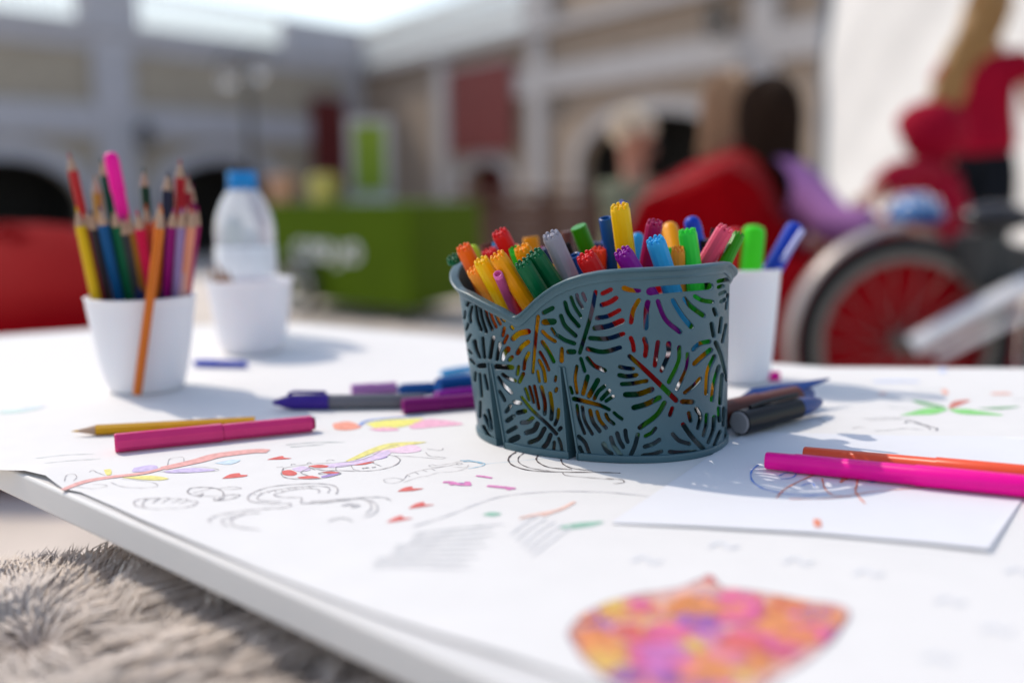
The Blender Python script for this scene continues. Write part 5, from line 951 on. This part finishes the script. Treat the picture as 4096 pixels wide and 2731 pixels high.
def pencil(name, label, tip, but, r, col, sharp=True, cat='pencil', group=None, tiplen=.019):
    tip, but = np.array(tip, float), np.array(but, float); u, v_, t = frame(but-tip); tiplen *= .9; L = np.linalg.norm(but-tip); e = empty(name, label, cat, but, group); n = 6
    m_ = mat('pencil_paint_'+'_'.join('%.2f' % c for c in col), tuple(c*.8 for c in col), .45, .05, 40, spec=.2)
    rg = lambda d, rr, n=6: [tip+t*d+rr*(math.cos(2*math.pi*k/n)*u+math.sin(2*math.pi*k/n)*v_) for k in range(n)]
    MB().add(rg(tiplen, r)+rg(L, r), [(k, (k+1) % n, n+(k+1) % n, n+k) for k in range(n)]+[tuple(range(n))[::-1], tuple(range(n, 2*n))]).build('barrel', m_, e, smooth=False)
    MB().tube([tip+t*.005, tip+t*(tiplen-.0002)], [r*.28, r*.93], 16).build('sharpened_wood', mat('pencil_wood', (.42, .27, .18), .7, .1, 80), e)
    MB().tube([tip, tip+t*.0049], [r*.05, r*.27], 10).build('lead', m_, e); return e
Q3 = lambda x, y: (200+x*.7015, 550+y*.7015)
def cup_axis(a, c, Dt, Cc, r0, h, L, rad=.0044, r1=.047):
    for dD in np.arange(0, .06, .004):
        top = at(*Q3(*a), Dt+dD); N = np.cross(top-CO, ray(*Q3(*c))); best = None; z = Cc[2]+.006+rad
        for Db in np.linspace(Cc[1]-r0+.004, Cc[1]+r0-.004, 41):
            q = np.array([-(N[1]*Db+N[2]*(z-CAMZ))/N[0], Db, z]); dv_ = math.hypot(q[0]-Cc[0], q[1]-Cc[1])
            if dv_ > r0-.004: q[:2] = Cc[:2]+(q[:2]-Cc[:2])*(r0-.004)/dv_
            t = (Cc[2]+h-top[2])/(q[2]-top[2]); pr_ = top+(q-top)*t; rr_ = math.hypot(pr_[0]-Cc[0], pr_[1]-Cc[1])
            s_ = -max(0, rr_-(r1-.0035-rad))*50-abs(np.linalg.norm(q-top)-L)-max(0, dv_-r0+.004)*3
            if best is None or s_ > best[0]: best = (s_, q, rr_)
        if best[2] < r1-.003-rad: break
    return top, best[1]
CPN = [('yellow pencil at the left of the pencil cup', (148, 390), (235, 905), (.80, .50, .01), .850), ('dark red pencil beside the yellow one in the cup', (200, 400), (288, 895), (.28, .02, .02), .855), ('charcoal pencil between dark red and blue pencils', (232, 410), (318, 895), (.04, .03, .035), .853),
 ('blue pencil in the front row of the cup', (280, 385), (388, 905), (.006, .10, .28), .846), ('green pencil right of the blue pencil in the cup', (358, 395), (455, 895), (.006, .14, .06), .852), ('dark grey pencil right of the green pencil', (410, 440), (497, 890), (.05, .055, .06), .855),
 ('ochre pencil in the middle of the cup', (445, 430), (535, 890), (.45, .20, .02), .857), ('crimson pencil crossing behind the orange pencils', (492, 410), (580, 880), (.72, .005, .07), .850), ('coral pencil in the middle of the cup', (545, 375), (590, 880), (.75, .13, .06), .870),
 ('orange pencil standing upright in the middle of the cup', (628, 370), (600, 880), (.72, .16, .01), .848), ('tall navy pencil rising at the right of the cup', (672, 190), (645, 880), (.02, .02, .05), .885), ('magenta pencil in the right front of the cup', (705, 400), (672, 880), (.30, .005, .17), .848),
 ('lavender pencil in the right front of the cup', (752, 400), (728, 880), (.34, .24, .48), .850), ('pale pink pencil in the right front of the cup', (782, 390), (760, 880), (.62, .38, .38), .856), ('peach pencil in the right front of the cup', (812, 400), (785, 880), (.80, .30, .18), .853), ('deep magenta pencil rightmost in the cup', (845, 390), (822, 865), (.36, .003, .12), .860),
 ('tallest red pencil at the right of the cup', (742, 120), (735, 880), (.45, .01, .02), .895), ('dark red pencil behind the peach pencil', (788, 205), (770, 880), (.30, .005, .02), .90), ('plum pencil behind the rightmost pencil', (812, 260), (800, 880), (.22, .003, .09), .905),
 ('dark green pencil leaning in the middle of the cup', (532, 170), (590, 880), (.01, .06, .03), .90), ('red pencil leaning far left and high', (105, 85), (290, 880), (.55, .03, .03), .90), ('ochre pencil high at the left of the cup', (255, 210), (330, 880), (.50, .26, .05), .895), ('bottle green pencil leaning left beside the pink pen', (292, 110), (430, 880), (.005, .08, .05), .905)]
for lb, a, c, col, Dt in CPN:
    t_, q_ = cup_axis(a, c, Dt, C1, .0315, .084, .172); pencil('pencil', lb, t_, q_, .0046, col, group='coloured pencils in the left cup')
t_, q_ = cup_axis((342, 85), (490, 780), .875, C1, .0315, .084, .16, .005); e = pen('marker', 'hot pink capped marker leaning left high in the pencil cup', t_, t_+(q_-t_)*.38, .0062, 'magenta', 'round', cat='marker')
tt_ = MB().tube([t_+(q_-t_)*.381, q_], .0052, 20).build('lower_barrel', plastic('navy', PC['navy']), e)
top = at(*Q3(642, 400), .822); bot = onz(548, 1575, TT+.006); pencil('pencil', 'orange pencil leaning against the outside of the left cup', top, bot, .0040, (.72, .18, .02))
# short pencils in the second cup
for px_, py_, cl_, lb in ((835, 1060, (.5, .25, .12), 'short tan pencil at the left of the second cup'), (868, 1048, (.5, .16, .06), 'short rust pencil beside the tan one in the second cup'), (905, 1075, (.45, .30, .2), 'short beige pencil low in the second cup')):
    t_ = at(px_, py_, 1.085); q_ = np.array([C2[0]+(t_[0]-C2[0])*.35, C2[1]+.008, C2[2]+.009]); pencil('pencil', lb, t_, q_, .0042, cl_)
# pens in the tall cup
Kp = lambda x, y, D: at(*K1(x, y), D)
def cp3(x, y): return np.array([C3[0]+x, C3[1]+y, C3[2]+.014])
e = pen('highlighter', 'bright green highlighter with rounded end in the tall cup', Kp(1728, 205, .895), cp3(.004, -.012), .0100, 'lime', 'round', cat='highlighter')
e = pen('marker', 'royal blue marker with pale clip leaning right in the tall cup', Kp(1965, 195, .90), cp3(-.014, -.002), .0085, 'royal', 'round', cat='marker')
a_, b_ = Kp(1990, 235, .885), Kp(1880, 400, .875); MB().tube([a_, a_*.5+b_*.5, b_], [.003, .0028, .0024], 10).build('clip', plastic('pale_blue', (.35, .36, .62)), e)
pen('felt_pen', 'red pen standing at the left of the tall cup', Kp(1628, 222, .90), cp3(-.010, .008), .0085, 'red', 'round')
# ================================================================== WATER BOTTLE
pet = mat('bottle_plastic', (.86, .90, .94), .12, .02, 10, trans=.55, ior=1.3); capb = plastic('bottle_cap_blue', (.01, .22, .55)); lab = mat('bottle_label', (.72, .74, .78), .4, .1, 40)
WB = np.array([-.3205, 1.205, ptz(-.32, 1.2)]); e = empty('water_bottle', 'clear plastic water bottle with a bright blue cap behind the second cup', 'bottle', WB)
MB().lathe([(0, .003), (.025, .0), (.031, .004), (.034, .012), (.0345, .03), (.0325, .034), (.0345, .038), (.0345, .055), (.0325, .059), (.0345, .063), (.035, .10), (.0355, .128), (.033, .145), (.026, .163), (.0175, .176), (.0145, .180), (.0145, .186), (0, .186)], 48, WB).build('bottle_body', pet, e, angle=60)
MB().lathe([(.0352, .068), (.0358, .070), (.0361, .108), (.0355, .110)], 48, WB).build('label_band', lab, e)
b = MB(); vs = []; b.lathe([(.0165, .180), (.0172, .181), (.0172, .196), (.0160, .198), (0, .198)], 40, WB).build('cap', capb, e, angle=40)
MB().lathe([(.0150, .1765), (.0185, .1765), (.0185, .1792), (.0150, .1795)], 40, WB).build('neck_ring', capb, e)
# ================================================================== LOOSE PENS ON THE TABLE
def lying(label, px0, px1, r, col, kind='flat', name='felt_pen', dz=0, cat='felt pen', build=True):
    a = onz(*px0, TT+.002+r+dz); b_ = onz(*px1, TT+.002+r+dz); a[2] = ptz(a[0], a[1])+r+dz; b_[2] = ptz(b_[0], b_[1])+r+dz
    return pen(name, label, a, b_, r, col, kind, cat=cat), a, b_
# hot pink marker, faceted, two sections
a = onz(458, 1768, TT+.0085); b_ = onz(1258, 1686, TT+.0085); a[2] = ptz(*a[:2])+.0066; b_[2] = ptz(*b_[:2])+.0062; u, v_, t = frame(b_-a); L = np.linalg.norm(b_-a)
e = empty('marker', 'hot pink faceted marker lying on the left of the paper', 'marker', a); pkm = plastic('raspberry', (.62, .035, .17))
def faceted(d0, d1, r, name, m_, n=8): MB().add([a+t*d+r*(math.cos(2*math.pi*(k+.5)/n)*u+math.sin(2*math.pi*(k+.5)/n)*v_) for d, r in ((d0, r*.93), (d0+.0015, r), (d1-.001, r), (d1, r*.95)) for k in range(n)], [(i*n+k, i*n+(k+1) % n, (i+1)*n+(k+1) % n, (i+1)*n+k) for i in range(3) for k in range(n)]+[tuple(range(n))[::-1], tuple(range(3*n, 4*n))]).build(name, m_, e, smooth=False)
faceted(0, L*.52, .0066, 'cap', pkm); faceted(L*.521, L*.985, .0060, 'barrel', pkm); faceted(L*.986, L, .0046, 'end_plug', plastic('dark_raspberry', (.35, .02, .09)))
a = onz(285, 1722, TT+.006); b_ = onz(1020, 1682, TT+.006); a[2] = ptz(*a[:2])+.0041; b_[2] = ptz(*b_[:2])+.0041; pencil('pencil', 'yellow ochre pencil lying behind the hot pink marker', a, b_, .0040, (.75, .38, .01))
# purple fineliner with grey grip
a = onz(1092, 1606, TT+.008); b_ = onz(1700, 1600, TT+.008); a[2] = ptz(*a[:2])+.0062; b_[2] = ptz(*b_[:2])+.0062
e = empty('marker', 'marker with violet tapered cap and grey barrel lying left of the basket', 'marker', a); d = b_-a
MB().tube([a, a+d*.03, a+d*.08, a+d*.14, a+d*.37], [.0018, .0028, .0050, .0062, .0064], 24).build('cap', plastic('violet', (.045, .02, .24)), e)
MB().tube([a+d*.371, a+d*.375, a+d*.995, b_], [.0050, .0058, .0058, .0055], 24).build('barrel', plastic('mid_grey', (.14, .14, .16), .4), e)
MB().tube([a+d*.10+np.array([0, 0, .0062]), a+d*.14+np.array([0, 0, .0085]), a+d*.35+np.array([0, 0, .0078])], .0014, 8).build('clip', plastic('violet', (.045, .02, .24)), e)
lying('plum coloured felt pen end touching the left of the basket', (1610, 1622), (1905, 1598), .0062, 'dmag', 'flat'); lying('purple felt pen behind the plum one left of the basket', (1745, 1590), (1960, 1560), .006, 'purple', 'flat')
e, a, b_ = lying('lilac felt pen lying behind the grey marker', (1405, 1560), (1585, 1548), .0056, 'lilac', 'flat'); 
e, a, b_ = lying('blue pen lying behind the grey marker', (1590, 1556), (1900, 1540), .0050, 'blue', 'round')
e, a, b_ = lying('bright blue thick marker touching the left side of the basket', (1752, 1548), (1990, 1520), .0085, 'blue', 'flat', dz=.003, name='marker', cat='marker')
e, a, b_ = lying('pale blue pen lying behind the blue marker', (1762, 1490), (1960, 1460), .0035, 'lblue', 'round')
lying('small blue pen lying behind the two left cups', (775, 1448), (985, 1455), .004, 'royal', 'round'); lying('magenta pen end peeping out beside the tall cup', (3118, 1500), (2990, 1500), .0045, 'magenta', 'flat')
# right: two dark marker caps and the blue clip pen
e, a, b_ = lying('black marker with grey end cap lying right of the basket', (2958, 1688), (3185, 1628), .0090, 'black', 'flat', name='marker', cat='marker', dz=.001)
t = (b_-a)/np.linalg.norm(b_-a); MB().tube([a-t*.0012, a+t*.0002], [.0072, .0084], 24).build('end_cap', plastic('end_grey', (.30, .29, .30), .5), e)
MB().tube([b_, b_+t*.020, b_+t*.032], [.0078, .0062, .003], 20).build('nib_cover', plastic('navy_blue', (.006, .04, .20)), e); MB().tube([a+t*.012+np.array([0, 0, .0094]), a+t*.03+np.array([0, 0, .0108]), b_+np.array([0, 0, .0106])], .0016, 8).build('clip', plastic('black', PC['black']), e)
e, a, b_ = lying('dark brown marker lying behind the black marker beside the basket', (2860, 1660), (3180, 1585), .0100, 'brown', 'flat', name='marker', cat='marker')
t = (b_-a)/np.linalg.norm(b_-a); MB().tube([b_, b_+t*.02], [.0085, .005], 20).build('nib_cover', plastic('navy_blue', (.006, .04, .20)), e)
# blue sheet-metal clip (open, pointing right)
p0, p1, p2, p3 = at(2920, 1622, .735), at(3010, 1560, .765), at(3318, 1518, .80), at(3190, 1572, .77)
for p in (p0, p3): p[2] = max(p[2], TT+.006)
e = empty('pen_clip', 'dark blue flat clip tapering to a point above the dark markers', 'clip', p0); off = np.array([0, 0, .0016])
MB().add([p0, p1, p2, p3, p0+off, p1+off, p2+off, p3+off], [(0, 1, 2, 3), (4, 5, 6, 7), (0, 1, 5, 4), (1, 2, 6, 5), (2, 3, 7, 6), (3, 0, 4, 7)]).build('clip_blade', plastic('navy_blue', (.006, .04, .20)), e, smooth=False)
MB().tube([p0, p1], .0015, 8).build('bright_edge', alu, e)
# magenta pen and orange pen on the bright sheet
a = onz(3062, 1838, TT+.009); b_ = onz(4330, 1965, TT+.009)
for q in (a, b_): q[2] = s1z(*q[:2])+.0062 if q is a else ptz(*q[:2])+.0072
e = empty('marker', 'long magenta marker lying across the bright sheet at the right', 'marker', a); d = b_-a; mg = plastic('magenta', PC['magenta'])
MB().tube([a, a+d*.006, a+d*.10, a+d*.103, a+d*.5, a+d*.503, b_], [.0048, .0054, .0056, .0060, .0060, .0064, .0064], 28).build('barrel', mg, e, angle=60)
a = onz(3210, 1815, TT+.009); b_ = onz(4330, 1925, TT+.009); a[2] = s1z(*a[:2])+.0056; b_[2] = ptz(*b_[:2])+.0076; d = b_-a; d0 = np.array([-d[1], d[0], 0]); d0 /= np.linalg.norm(d0)
e = empty('marker', 'orange marker lying close behind the long magenta marker', 'marker', a); a = a+d0*.0035; b_ = b_+d0*.0035; d = b_-a
MB().tube([a, a+d*.006, a+d*.5, a+d*.503, b_], [.0042, .0050, .0052, .0058, .0058], 28).build('barrel', plastic('coral', PC['coral']), e, angle=60)
